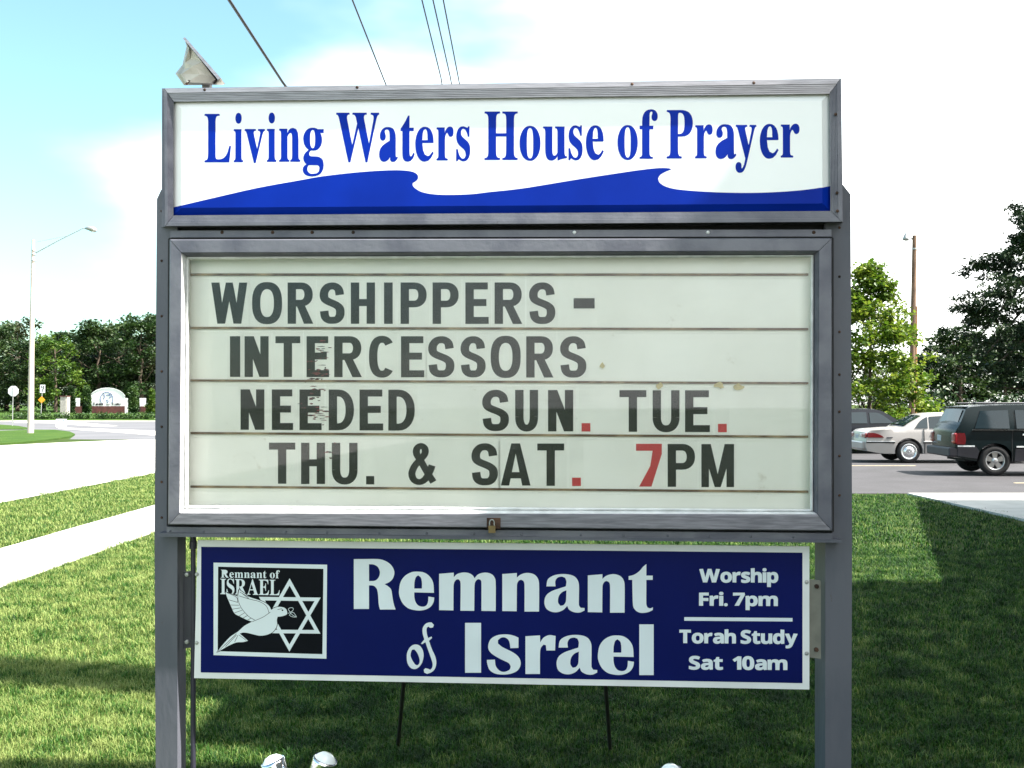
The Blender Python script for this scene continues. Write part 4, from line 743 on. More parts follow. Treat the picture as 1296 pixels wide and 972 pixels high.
text_run(b, 'serif', 'Remnant of', 180, 632, 249, 60, Q2, E0, E1, bold=.3, gap=52, slope=.012, space=160)
text_run(b, 'serif', 'ISRAEL', 175, 632, 376, 118, Q2, E0, E1, bold=.2, gap=24, slope=.02); b.build('lettering', M['print_white'], lg)['kind'] = 'stuff'
dove = smooth([(215, 360), (305, 392), (318, 340), (360, 370), (400, 398), (460, 418), (515, 440), (552, 468), (566, 498), (590, 482), (625, 474), (660, 478), (682, 493), (690, 518), (686, 532), (668, 541), (640, 548), (616, 550), (610, 575), (612, 605), (602, 637), (575, 670), (530, 690), (480, 696), (430, 686), (385, 675), (350, 672), (325, 680), (388, 735), (350, 745), (300, 748), (250, 768), (200, 795), (148, 825), (190, 770), (250, 705), (310, 665), (360, 620), (420, 588), (380, 575), (320, 545), (285, 525), (262, 480), (240, 430), (225, 395)], 3)
dk = MB(); solid(dk, fill([], [], seg_quads(dove, 9, 9, True)), Q, E1, E1 + .0003); dk.build('dove_outline', M['logo_black'], lg)
b = MB(); solid(b, fill([dove]), Q, E1 + .0003, E1 + .0007); dv = b.build('dove', M['print_white'], lg)
b = MB()
strokes = [[(225, 365), (300, 400), (308, 440)], [(240, 420), (310, 440)], [(255, 460), (318, 462)], [(268, 492), (330, 482)], [(285, 520), (342, 500)], [(320, 545), (362, 520)], [(350, 560), (385, 540)], [(385, 575), (415, 560)], [(318, 345), (310, 410), (335, 480), (390, 545), (440, 575)], [(320, 390), (400, 415), (480, 435), (530, 470), (550, 520)], [(325, 360), (395, 400)], [(345, 372), (398, 415)], [(160, 815), (300, 680)], [(215, 780), (300, 690)], [(285, 745), (312, 690)], [(375, 732), (318, 690)], [(420, 588), (500, 555), (560, 515)], [(615, 495), (650, 488)]]
for st in strokes:
    solid(b, fill([], [], seg_quads(smooth(st, 3, False, 100), 3.4, 3.4)), Q, E1 + .0007, E1 + .0010)
solid(b, fill([sup(653, 500, 7, 6, 2, 10)]), Q, E1 + .0007, E1 + .0011)
b.build('feather_lines', M['logo_black'], lg)['kind'] = 'stuff'
b = MB(); tw = [[(688, 528), (710, 520), (735, 540), (762, 552), (740, 520), (712, 515)], [(712, 515), (698, 490), (722, 480), (738, 490), (725, 510), (712, 515)], [(718, 520), (705, 540), (735, 552), (762, 552)]]
solid(b, fill([], [], [q for st in tw for q in seg_quads(smooth(st, 3, False, 100), 3.5, 3.5)]), Q, E0, E1); b.build('olive_twig', M['print_white'], lg)
for x, y in ((249, 727), (249, 813.5), (1021, 736.6), (1021, 827)):
    MB().lathe([(0, .005), (.006, .004), (.008, 0)], S(x, y, -.030), SN, 10).build('screw', M['steel'], board)
br = quadbox(MB(), [(1024.6, 733), (1039, 735), (1039, 834), (1024.6, 832)], -.045, -.040).build('bracket', M['bracket'], board, recalc=True)
for x, y in ((1033.5, 742), (1033, 822)):
    MB().lathe([(0, .009), (.008, .008), (.009, 0)], S(x, y, -.040), SN, 6).build('bolt', M['rust'], br)
br = quadbox(MB(), [(232, 724), (245.5, 722), (245.5, 819), (232, 821)], -.060, -.052).build('bracket', M['dark_plastic'], board, recalc=True)
for x, y in ((237, 727), (237, 812)):
    MB().lathe([(0, .009), (.008, .008), (.009, 0)], S(x, y, -.052), SN, 6).build('bolt', M['steel'], br)
# black stakes that prop the board from behind
for (xt, yt), (xb, yb), Yt in (((519, 780), (503, 937), 3.80), ((760, 780), (773, 946), 3.74)):
    g = G(xb, yb); a = at(xt, yt, Yt); MB().bar(g - Vector((0, 0, .05)), a, .0085, n=8).build('prop_rod', M['black_rod'], board)

# ------------------------------------------------------------------ broken floodlight on the top left corner
fl = empty('floodlight', S(262, 108, -.1), 0, 'battered grey floodlight housing tilted on the top left corner of the sign', 'floodlight')
def W(u, v, d): return S(200 + u / 9.717, 30 + v / 9.717, d)
dA, dB = -.06, -.26
for d_, nm in ((0, 'housing'),):
    out = [(320, 185), (352, 270), (300, 505), (272, 540), (214, 612), (318, 757), (700, 752), (745, 700), (560, 470), (400, 270)]
    mid_ = [(330, 200), (380, 300), (330, 480), (330, 560), (290, 620), (360, 720), (650, 730), (700, 680), (540, 470), (405, 300)]
    b = MB(); n_ = len(out)
    P = [W(u, v, -.16) for u, v in out]; P2 = [W(u, v, -.055 + .02 * math.sin(i * 1.7)) for i, (u, v) in enumerate(mid_)]; P3 = [W(u, v, -.27) for u, v in mid_]
    c1 = [W(430, 520, -.035), W(520, 620, -.045), W(400, 430, -.06)]
    b.add(P + P2 + c1, [[i, (i + 1) % n_, n_ + (i + 1) % n_, n_ + i] for i in range(n_)] + [[n_ + 0, n_ + 1, 2 * n_ + 2], [n_ + 1, n_ + 2, 2 * n_ + 2], [n_ + 2, n_ + 3, 2 * n_, 2 * n_ + 2], [n_ + 3, n_ + 4, 2 * n_], [n_ + 4, n_ + 5, 2 * n_ + 1, 2 * n_], [n_ + 5, n_ + 6, 2 * n_ + 1], [n_ + 6, n_ + 7, 2 * n_ + 1], [n_ + 7, n_ + 8, 2 * n_, 2 * n_ + 1], [n_ + 8, n_ + 9, 2 * n_ + 2, 2 * n_], [n_ + 9, n_ + 0, 2 * n_ + 2]])
    b.add(P + P3, [[(i + 1) % n_, i, n_ + i, n_ + (i + 1) % n_] for i in range(n_)] + [[n_ + i for i in range(n_)]])
    b.build('housing', M['housing'], fl, recalc=True)
b = MB(); q = [(305, 180), (332, 165), (770, 665), (738, 690)]
b.hexa([W(u, v, -.03) for u, v in q], [W(u, v, -.30) for u, v in q]); b.build('lens_frame', M['frame_ridge'], fl, recalc=True)
b = MB(); q = [(735, 690), (775, 665), (800, 712), (828, 738), (800, 752), (690, 752)]
b.hexa([W(u, v, -.09) for u, v in q], [W(u, v, -.14) for u, v in q]); b.build('hinge', M['housing'], fl, recalc=True)
b = MB(); q = [(330, 740), (375, 690), (400, 700), (360, 757)]
b.hexa([W(u, v, -.04) for u, v in q], [W(u, v, -.1) for u, v in q]); b.build('mounting_clip', M['rust'], fl, recalc=True)
b = MB(); b.bar(S(262, 125, -.16), S(262, 100, -.16), .02); b.build('mounting_stub', M['steel'], fl)

# ------------------------------------------------------------------ small spotlights in the grass before the sign
def spot(px, py, Y, tilt, label, par):
    c = at(px, py, Y); ax = Vector(tilt).normalized(); rr = .040
    b = MB(); b.smooth = True; b.lathe([(rr * .35, -.11), (rr * .42, -.07), (rr * .95, -.012), (rr, .0), (rr * .96, .012)], c, ax, 24); h = b.build('lamp_head', M['dark_plastic'], par)
    b = MB(); b.smooth = True; b.lathe([(rr * .98, -.03), (rr * 1.04, .008), (rr * .98, .018), (rr * .90, .012)], c, ax, 24); b.build('rim', M['chrome'], h)
    b = MB(); b.smooth = True; b.lathe([(rr * .93, .008), (rr * .8, .022), (rr * .5, .032), (.0, .036)], c, ax, 24); b.build('bulb_face', M['lamp_glass'], h)
    return c - ax * .10
tw = empty('spotlight', at(378, 1000, 3.35) * 1, 0, 'twin chrome spotlight standing in the grass under the dove logo', 'spotlight'); tw.location.z = 0
p1 = spot(347, 969, 3.35, (-.32, .05, .8), '', tw); p2 = spot(410, 966, 3.35, (.30, -.05, .8), '', tw)
st = Vector((tw.location.x, 3.35, 0)); tp = Vector((st.x, 3.35, p1.z - .06))
b = MB(); b.tube([p1, p1 - Vector((-.03, 0, .04)), tp], .011); b.build('arm', M['dark_plastic'], tw)
b = MB(); b.tube([p2, p2 - Vector((.03, 0, .04)), tp], .011); b.build('arm', M['dark_plastic'], tw)
b = MB(); b.bar(st - Vector((0, 0, .05)), tp, .013); b.build('stake', M['dark_plastic'], tw)
tw2 = empty('spotlight', (at(868, 1000, 3.35).x, 3.35, 0), 0, 'spotlight with a pale domed face in the grass at the bottom right', 'spotlight')
p1 = spot(849, 981, 3.35, (-.1, -.1, .9), '', tw2)
st = Vector((tw2.location.x, 3.35, 0)); tp = Vector((st.x, 3.35, p1.z - .06))
b = MB(); b.tube([p1, p1 - Vector((-.02, 0, .04)), tp], .011); b.build('arm', M['dark_plastic'], tw2)
b = MB(); b.bar(st - Vector((0, 0, .05)), tp, .013); b.build('stake', M['dark_plastic'], tw2)

# ------------------------------------------------------------------ vehicles: a side outline with wheel openings, given width by a curved section
def make_car(name, loc, yaw, label, group, spec):
    root = empty(name, loc, yaw, label, spec['cat'], group)
    Hw = spec['hw']; Lc = spec['len']; belt = spec['belt']; top = spec['top']; tum = spec['tumble']
    def Wd(x, z):
        e = 0
        for d, k in ((x, spec.get('rr', .5)), (Lc - x, spec.get('fr', .7))):
            if d < k: e += (1 - d / k) ** 2 * spec.get('round', .16)
        y = Hw * (1 - e)
        if z > belt: y -= tum * ((z - belt) / (top - belt)) ** 1.15 + .03 * min(1, (z - belt) / .04)
        else:
            q = (z - belt * .62) / (belt * .5); y -= .055 * q * q
        return y
    prof = spec['profile']; arches = spec['arch']
    out = smooth(prof, 4, True, 30)
    cut = [[(cx + r * math.cos(2 * math.pi * i / 28), cz + r * math.sin(2 * math.pi * i / 28)) for i in range(28)] for cx, cz, r in arches]
    grid = []; gx = .12
    x = -.2
    while x < Lc + .2:
        z = 0
        while z < top + .1: grid.append([(x, z), (x + gx, z), (x + gx, z + gx), (x, z + gx)]); z += gx
        x += gx
    # fine triangles: the grid is laid under the outline so that the side can curve
    vs = []; fs = []; kd = []
    for l, k in [(out, 0)] + [(c, 1) for c in cut] + [(g, 2) for g in grid]:
        l = l if area(l) > 0 else l[::-1]; b0 = len(vs); vs += [Vector(p) for p in l]; fs.append(list(range(b0, b0 + len(l)))); kd.append(k)
    V, _, Fc, _, _, fo = delaunay_2d_cdt(vs, [], fs, 1, 1e-5)
    T = [list(f) for f, o in zip(Fc, fo) if any(kd[i] == 0 for i in o) and not any(kd[i] == 1 for i in o)]
    T = [f if area([V[i] for i in f]) > 0 else f[::-1] for f in T]
    used = sorted({i for t in T for i in t}); ix = {k: i for i, k in enumerate(used)}
    n = len(used); b = MB(); b.smooth = False
    nearv = [(V[i].x, -Wd(V[i].x, V[i].y), V[i].y) for i in used]; farv = [(x, -y, z) for x, y, z in nearv]
    T = [[ix[i] for i in t] for t in T]
    edges = set()
    for t in T:
        for k in range(3): edges.add((t[k], t[(k + 1) % 3]))
    b.smooth = True
    b.add(nearv + farv, [t for t in T] + [[n + i for i in t[::-1]] for t in T])
    # band across the car, with a slight crown on the roof and lids
    K = 6; cr_ = spec.get('crown', .035)
    for (a, c) in edges:
        if (c, a) in edges: continue
        pa, pc = nearv[a], nearv[c]; vv = []
        for k in range(K + 1):
            t = k / K; bow = 4 * t * (1 - t)
            for p in (pa, pc):
                up = cr_ if p[2] > belt * .8 else 0; xe = 0
                if p[0] < .12: xe = -.06
                if p[0] > Lc - .15: xe = .12
                vv.append((p[0] + xe * bow, p[1] + (-2 * p[1]) * t, p[2] + up * bow))
        b.add(vv, [[2 * k, 2 * k + 2, 2 * k + 3, 2 * k + 1] for k in range(K)])
    body = b.build('body', spec['paint'], root, world=False, recalc=True)
    def side(poly, m, nm, off=.005, far=True, par=root, th=.012, sm=True, label=None):
        pp = smooth(poly, 3, True, 35) if sm else poly
        for s in ((-1, 1) if far else (-1,)):
            V2, T2 = fill([pp]); b = MB()
            solid(b, (V2, T2), lambda u, v, d: Vector((u, s * (Wd(u, v) + d), v)), off - th, off)
            o = b.build(nm, m, par, world=False)
            if label: o['label'] = label
    for poly in spec['side_glass']: side(poly, M['car_glass'], 'side_window', .022, th=.03)
    for poly, m, nm in spec.get('side_parts', []): side(poly, m, nm, .016 if nm in ('cladding',) else .024, th=.035, sm=nm not in ('moulding', 'cladding', 'door_gap', 'badge'))
    # glass on the band: between two outline points, across a share of the width
    for nm, (x0, z0), (x1, z1), fr in spec['end_glass']:
        b = MB(); K2 = 8; A = []; B_ = []
        d = Vector((x1 - x0, 0, z1 - z0)).normalized(); nn = Vector((-d.z, 0, d.x)); nn = nn if nn.z > 0 else -nn
        for k in range(K2 + 1):
            t = (1 - fr) / 2 + fr * k / K2; bow = 4 * t * (1 - t)
            for L_, (x, z) in ((A, (x0, z0)), (B_, (x1, z1))):
                y = -Wd(x, z); L_.append(Vector((x, y * (1 - 2 * t), z + cr_ * bow)) + nn * .018 + Vector((d.x, 0, d.z)) * 0)
        nv = len(A)
        b.add(A + B_ + [p - nn * .02 for p in A + B_], [[i, i + 1, nv + i + 1, nv + i] for i in range(nv - 1)] + [[2 * nv + i, 3 * nv + i, 3 * nv + i + 1, 2 * nv + i + 1] for i in range(nv - 1)])
        b.build(nm, M['car_glass'], root, world=False, recalc=True)
    for nm, (x0, x1, y0, y1, z0, z1), m in spec['boxes']:
        b = MB(); e = min(.03, (x1 - x0) * .3, (y1 - y0) * .3, (z1 - z0) * .3)
        # chamfered block
        a = [(x0 + e, y0 + e, z0), (x1 - e, y0 + e, z0), (x1 - e, y1 - e, z0), (x0 + e, y1 - e, z0)]
        c1 = [(x0, y0 + e, z0 + e), (x0 + e, y0, z0 + e), (x1 - e, y0, z0 + e), (x1, y0 + e, z0 + e), (x1, y1 - e, z0 + e), (x1 - e, y1, z0 + e), (x0 + e, y1, z0 + e), (x0, y1 - e, z0 + e)]
        c2 = [(x, y, z1 - e) for x, y, z in c1]; t_ = [(x, y, z1) for x, y, z in a]
        b.add(a + c1 + c2 + t_, [[3, 2, 1, 0], [20, 21, 22, 23], [4, 11, 19, 12]][:2] + [[4 + i, 4 + (i + 1) % 8, 12 + (i + 1) % 8, 12 + i] for i in range(8)] + [[0, 5, 4], [0, 1, 6, 5], [1, 7, 6], [1, 2, 8, 7], [2, 9, 8], [2, 3, 10, 9], [3, 11, 10], [3, 0, 4, 11]] + [[20, 12, 13], [20, 13, 14, 21], [21, 14, 15], [21, 15, 16, 22], [22, 16, 17], [22, 17, 18, 23], [23, 18, 19], [23, 19, 12, 20]])
        b.build(nm, m, root, world=False, recalc=True)
    # wheels
    wr = spec['wheel_r']
    for cx, cz, r in arches:
        for s in (-1, 1):
            y = s * (Hw - .11); wh = MB(); wh.smooth = True
            ax = (0, s, 0)
            wh.lathe([(wr * .60, -.11), (wr * .90, -.11), (wr * .985, -.085), (wr, -.05), (wr, .05), (wr * .985, .085), (wr * .90, .105), (wr * .66, .10), (wr * .60, .085)], (cx, y, cz), ax, 32)
            wo = wh.build('wheel', M['tyre'], root, world=False)
            b = MB(); b.smooth = True
            if spec['rim'] == 'five':
                b.lathe([(wr * .63, .095), (wr * .60, .10), (wr * .56, .085), (wr * .54, .02)], (cx, y, cz), ax, 30)
                b.lathe([(wr * .2, .07), (wr * .18, .085), (0.001, .088)], (cx, y, cz), ax, 20); b.smooth = False
                for k in range(5):
                    a = 2 * math.pi * k / 5 + math.pi / 2; ca, sa = math.cos(a), math.sin(a)
                    q = [(.10, -.11), (.60, -.20), (.60, .20), (.10, .11)]
                    f = [(cx + wr * (u * ca - v * sa), y + s * .075, cz + wr * (u * sa + v * ca)) for u, v in q]
                    b.hexa(f, [(x_, y_ - s * .03, z_) for x_, y_, z_ in f])
                b.build('rim', M['rim'], wo, world=False, recalc=True)
                b = MB(); b.lathe([(wr * .58, .03), (.001, .03)], (cx, y, cz), ax, 20); b.build('brake_shadow', M['gap'], wo, world=False)
            else:
                b.lathe([(wr * .70, .103), (wr * .66, .112), (wr * .62, .106), (wr * .56, .095)], (cx, y, cz), ax, 32)
                b.build('whitewall_trim', M['hubcap'], wo, world=False)
                b = MB(); b.smooth = True
                b.lathe([(wr * .56, .094), (wr * .50, .088), (wr * .42, .10), (wr * .38, .118), (wr * .2, .125), (wr * .08, .122), (.001, .13)], (cx, y, cz), ax, 32)
                b.build('hubcap', M['hubcap'], wo, world=False)
    # dark floor between the wheel wells
    b = MB(); b.box(.3, Lc - .3, -Hw + .25, Hw - .25, spec['clear'] + .02, spec['clear'] + .12); b.build('underbody', M['gap'], root, world=False)
    return root
suv = dict(cat='car', hw=.89, len=4.50, belt=1.10, top=1.66, tumble=.14, rr=.25, fr=.5, round=.05, wheel_r=.355, rim='five', clear=.32, paint=M['car_green'], crown=.03,
  profile=[(.03, .46), (.0, .62), (.02, 1.02), (.04, 1.10), (.12, 1.22), (.30, 1.60), (.42, 1.66), (1.2, 1.70), (2.0, 1.70), (2.55, 1.66), (3.25, 1.14), (3.4, 1.10), (4.25, 1.0), (4.42, .95), (4.50, .70), (4.47, .42), (4.2, .36), (.5, .36)],
  arch=[(.92, .37, .42), (3.58, .37, .42)],
  side_glass=[[(.46, 1.14), (.62, 1.56), (1.26, 1.58), (1.26, 1.14)], [(1.42, 1.14), (1.42, 1.58), (1.62, 1.58), (1.74, 1.14)], [(1.80, 1.14), (1.70, 1.58), (2.18, 1.58), (2.18, 1.14)], [(2.28, 1.14), (2.28, 1.57), (2.50, 1.54), (3.02, 1.16)]],
  side_parts=[([(1.30, .36), (1.30, 1.08), (1.315, 1.08), (1.315, .36)], M['gap'], 'door_gap'), ([(2.22, .36), (2.22, 1.08), (2.235, 1.08), (2.235, .36)], M['gap'], 'door_gap'), ([(3.10, .36), (3.10, 1.08), (3.115, 1.08), (3.115, .36)], M['gap'], 'door_gap'), ([(.06, .70), (.48, .70), (.55, .60), (.50, .42), (.06, .48)], M['car_grey'], 'cladding'), ([(1.36, .36), (1.38, .66), (3.10, .66), (3.14, .36)], M['car_grey'], 'cladding'),
              ([(.44, .70), (.06, .70), (.06, .735), (.44, .735)], M['trim'], 'moulding'), ([(1.40, .69), (1.40, .725), (3.1, .725), (3.1, .69)], M['trim'], 'moulding'), ([(.40, 1.098), (3.2, 1.098), (3.2, 1.108), (.40, 1.108)], M['steel'], 'moulding'),
              ([(.03, .76), (.03, 1.03), (.22, 1.03), (.24, .90), (.22, .76)], M['lamp_red'], 'tail_light'),
              ([(1.55, .98), (1.55, 1.02), (1.74, 1.02), (1.74, .98)], M['trim'], 'door_handle'), ([(2.1, .98), (2.1, 1.02), (2.28, 1.02), (2.28, .98)], M['trim'], 'door_handle')],
  end_glass=[('rear_window', (.13, 1.21), (.285, 1.57), .80), ('windscreen', (2.62, 1.62), (3.22, 1.17), .84)],
  boxes=[('rear_bumper', (-.14, .10, -.86, .86, .46, .68), M['car_grey']), ('tail_light', (-.035, .06, -.885, -.70, .77, 1.03), M['lamp_red']), ('tail_light', (-.035, .06, .70, .885, .77, 1.03), M['lamp_red']),
         ('indicator_lens', (-.042, .05, -.88, -.71, .775, .86), M['lamp_amber']), ('indicator_lens', (-.042, .05, .71, .88, .775, .86), M['lamp_amber']),
         ('licence_plate', (-.055, .0, -.02, .30, .80, .96), M['plate']), ('tailgate_trim', (-.05, .02, -.18, .62, .72, .79), M['dark_plastic']), ('wiper', (.06, .11, -.35, .25, 1.215, 1.235), M['gap']),
         ('roof_rail', (.55, 2.3, -.66, -.62, 1.73, 1.765), M['dark_plastic']), ('roof_rail', (.55, 2.3, .62, .66, 1.73, 1.765), M['dark_plastic']), ('crossbar', (.95, 1.0, -.66, .66, 1.75, 1.775), M['dark_plastic']), ('crossbar', (1.9, 1.95, -.66, .66, 1.75, 1.775), M['dark_plastic']),
         ('door_mirror', (2.85, 2.98, -1.05, -.86, 1.08, 1.24), M['car_green']), ('front_bumper', (4.38, 4.58, -.8, .8, .45, .66), M['car_grey']), ('spoiler', (.27, .42, -.62, .62, 1.635, 1.67), M['car_green'])])
sedan = dict(cat='car', hw=.88, len=4.80, belt=.93, top=1.37, tumble=.17, rr=.8, fr=.8, round=.10, wheel_r=.318, rim='cap', clear=.24, paint=M['car_white'], crown=.04,
  profile=[(.05, .34), (.0, .48), (.01, .60), (.05, .84), (.14, .92), (.75, .965), (1.02, .98), (1.22, 1.10), (1.62, 1.32), (1.86, 1.375), (2.5, 1.385), (2.85, 1.35), (3.6, .965), (3.75, .94), (4.5, .80), (4.72, .68), (4.80, .50), (4.74, .32), (4.4, .26), (.5, .27)],
  arch=[(1.17, .325, .385), (3.95, .325, .385)],
  side_glass=[[(1.34, .985), (1.50, 1.18), (1.68, 1.29), (1.72, 1.30), (1.70, .985)], [(1.75, .985), (1.77, 1.31), (2.20, 1.335), (2.40, 1.335), (2.40, .985)], [(2.47, .985), (2.47, 1.335), (2.80, 1.30), (3.34, .99)]],
  side_parts=[([(1.58, .62), (1.58, .97), (1.595, .97), (1.595, .62)], M['gap'], 'door_gap'), ([(1.595, .28), (1.595, .56), (1.61, .56), (1.61, .28)], M['gap'], 'door_gap'), ([(2.43, .28), (2.43, .97), (2.445, .97), (2.445, .28)], M['gap'], 'door_gap'), ([(.56, .715), (.56, .735), (.72, .735), (.72, .715)], M['dark_plastic'], 'badge'), ([(.02, .565), (.78, .565), (.78, .60), (.02, .60)], M['gap'], 'moulding'), ([(1.56, .565), (3.56, .565), (3.56, .60), (1.56, .60)], M['gap'], 'moulding'), ([(.03, .605), (.78, .605), (.78, .622), (.03, .622)], M['trim'], 'moulding'), ([(1.57, .605), (3.55, .605), (3.55, .622), (1.57, .622)], M['trim'], 'moulding'),
              ([(.05, .72), (.06, .855), (.25, .845), (.42, .78), (.48, .72)], M['lamp_red'], 'tail_light'),
              ([(1.80, .84), (1.80, .865), (1.96, .865), (1.96, .84)], M['dark_plastic'], 'door_handle'), ([(2.65, .84), (2.65, .865), (2.81, .865), (2.81, .84)], M['dark_plastic'], 'door_handle')],
  end_glass=[('rear_window', (1.10, 1.03), (1.60, 1.30), .80), ('windscreen', (2.92, 1.31), (3.56, .99), .84)],
  boxes=[('rear_bumper', (-.08, .10, -.72, .72, .38, .60), M['car_white']), ('tail_light', (-.02, .10, -.80, -.42, .70, .84), M['lamp_red']), ('tail_light', (-.02, .10, .42, .80, .70, .84), M['lamp_red']), ('reversing_light', (-.03, .1, -.42, -.30, .71, .83), M['lamp_clear']), ('licence_plate', (-.035, .02, -.16, .16, .66, .80), M['plate']), ('front_bumper', (4.7, 4.86, -.65, .65, .36, .54), M['car_white'])])
van = dict(cat='car', hw=.90, len=4.7, belt=1.02, top=1.52, tumble=.18, rr=.5, fr=.8, round=.12, wheel_r=.33, rim='five', clear=.26, paint=M['car_navy'], crown=.03,
  profile=[(.05, .36), (.0, .55), (.03, .95), (.30, 1.05), (.80, 1.08), (1.15, 1.30), (1.55, 1.50), (2.2, 1.56), (2.9, 1.52), (3.55, 1.10), (3.75, 1.02), (4.5, .86), (4.68, .70), (4.70, .45), (4.4, .28), (.5, .28)],
  arch=[(.95, .335, .40), (3.85, .335, .40)],
  side_glass=[[(1.2, 1.07), (1.42, 1.32), (1.62, 1.43), (1.62, 1.07)], [(1.72, 1.07), (1.72, 1.44), (2.2, 1.47), (2.4, 1.46), (2.4, 1.07)], [(2.5, 1.07), (2.5, 1.45), (2.85, 1.42), (3.3, 1.08)]],
  side_parts=[([(.05, .60), (.5, .60), (.5, .64), (.05, .64)], M['trim'], 'moulding'), ([(1.4, .60), (3.4, .60), (3.4, .64), (1.4, .64)], M['trim'], 'moulding'), ([(.04, .78), (.05, .95), (.25, .95), (.3, .78)], M['lamp_red'], 'tail_light')],
  end_glass=[('rear_window', (.88, 1.14), (1.48, 1.45), .8), ('windscreen', (2.98, 1.47), (3.5, 1.15), .84)],
  boxes=[('rear_bumper', (-.08, .1, -.74, .74, .40, .62), M['car_grey']), ('licence_plate', (-.035, .02, -.16, .16, .68, .82), M['plate']), ('front_bumper', (4.6, 4.78, -.65, .65, .36, .56), M['car_grey'])])
gc = 'cars parked in the lot'
# loc is the middle of the rear bumper line; near sides face the camera
make_car('parked_car', (9.97, 23.05, .006), R(-5.7), 'dark green four wheel drive car with roof rails, nearest in the lot', gc, suv).scale = (.93, .93, .93)
make_car('parked_car', (9.70, 27.95, .006), R(-4.0), 'pearl white saloon car with chrome hubcap parked beyond the dark green car', gc, sedan).scale = (.965, .965, .965)
make_car('parked_car', (9.30, 33.2, .006), R(-3.0), 'dark navy car half hidden behind the white saloon and the leafy tree', gc, van).scale = (.94, .94, .92)

# ------------------------------------------------------------------ trees
M['leaf_yellow'] = leaf_mat('yellow_green_leaf', (.035, .085, .006), (.085, .15, .010), (.20, .25, .03), 1.4, .42)
M['leaf_dark'] = leaf_mat('dark_green_leaf', (.006, .018, .006), (.013, .034, .010), (.03, .058, .016), .9, .15)
M['leaf_mid'] = leaf_mat('mid_green_leaf', (.008, .024, .006), (.018, .044, .010), (.040, .068, .017), .35, .28)
M['leaf_olive'] = leaf_mat('olive_leaf', (.016, .027, .010), (.032, .047, .015), (.066, .066, .030), .35, .28)
M['leaf_bright'] = leaf_mat('fresh_green_leaf', (.026, .065, .008), (.055, .115, .013), (.11, .165, .02), .5, .35)
M['leaf_cedar'] = leaf_mat('clipped_evergreen', (.014, .040, .012), (.030, .070, .016), (.06, .11, .022), 1.5, .2)
def foliage(clumps, per, leaf, seed, droop=0.0, aspect=.62, flat=1.0, fold=True):
    """clumps = [(x, y, z, rx, rz)]; leaves grow in each clump, denser to its skin"""
    rnd = random.Random(seed); b = MB(); vs = b.v; fs = b.f
    for cx, cy, cz, rx, rz in clumps:
        k = max(6, int(per * rx * rx))
        for i in range(k):
            while True:
                x, y, z = rnd.gauss(0, 1), rnd.gauss(0, 1), rnd.gauss(0, 1); d = math.sqrt(x * x + y * y + z * z)
                if d > .1: break
            q = (rnd.random() ** .45) * rnd.uniform(.75, 1.12); p = Vector((cx + x / d * rx * q, cy + y / d * rx * q, cz + z / d * rz * q))
            s = leaf * rnd.uniform(.6, 1.3)
            u = Vector((rnd.gauss(0, 1), rnd.gauss(0, 1), rnd.gauss(0, .6) - droop)).normalized(); v = u.cross(Vector((rnd.gauss(0, .6), rnd.gauss(0, .6), flat))).normalized() * s * aspect * .5; u = u * s
            n = len(vs); wv = Vector((0, 0, s * .12))
            vs += [tuple(p), tuple(p + u * .45 + v + wv), tuple(p + u), tuple(p + u * .45 - v + wv)]
            fs.append([n, n + 1, n + 2, n + 3]); b.m.append(0); b.sm.append(False)
    return b
def limbs(height, spread, rad, seed, n=9, start=.3, targets=None):
    rnd = random.Random(seed); b = MB(); b.smooth = True
    pts = [Vector((rnd.uniform(-.03, .03) * height * (k / 5), rnd.uniform(-.03, .03) * height * (k / 5), height * k / 5 * .9)) for k in range(6)]
    b.tube([pts[0] - Vector((0, 0, .2))] + pts, [rad * 1.35] + [rad * (1.15, .95, .8, .6, .42, .2)[k] for k in range(6)], 8)
    for i in range(n):
        t = start + (.9 - start) * i / max(1, n - 1); k = min(4, int(t * 5)); p = pts[k].lerp(pts[k + 1], t * 5 - k)
        if targets: q = Vector(targets[i % len(targets)][:3])
        else:
            a = i * 2.4 + rnd.random(); q = p + Vector((math.cos(a) * spread, math.sin(a) * spread, spread * rnd.uniform(.3, .8))) * rnd.uniform(.6, 1)
        m = p.lerp(q, .5) + Vector((0, 0, (q - p).length * -.06))
        b.tube([p, m, q], [rad * (1 - t) * .6 + rad * .08, rad * .22, rad * .05], 5)
    return b
def crown_clumps(h0, h1, r, n, seed, shape='round', rc=(.22, .38)):
    rnd = random.Random(seed); out = []
    for i in range(n):
        t = rnd.random(); z = h0 + (h1 - h0) * t
        if shape == 'round': rr = r * math.sqrt(max(0.02, 1 - (2 * t - .85) ** 2 * .75 if t < .9 else .22))
        elif shape == 'cone': rr = r * (1.02 - t)
        else: rr = r * (1 - t * .3)
        a = rnd.uniform(0, 6.283); q = rr * math.sqrt(rnd.uniform(.15, 1)) * rnd.uniform(.8, 1.15); s = r * rnd.uniform(*rc)
        out.append((math.cos(a) * q, math.sin(a) * q, z, s, s * rnd.uniform(.55, .8)))
    return out
def tree(name, loc, label, group, crown_me, trunk_me, rz=0.0, sc_=(1, 1, 1), cat='tree'):
    o = empty(name, loc, rz, label, cat, group); o.scale = sc_
    link('crown', crown_me, o, False); link('trunk', trunk_me, o, False); return o
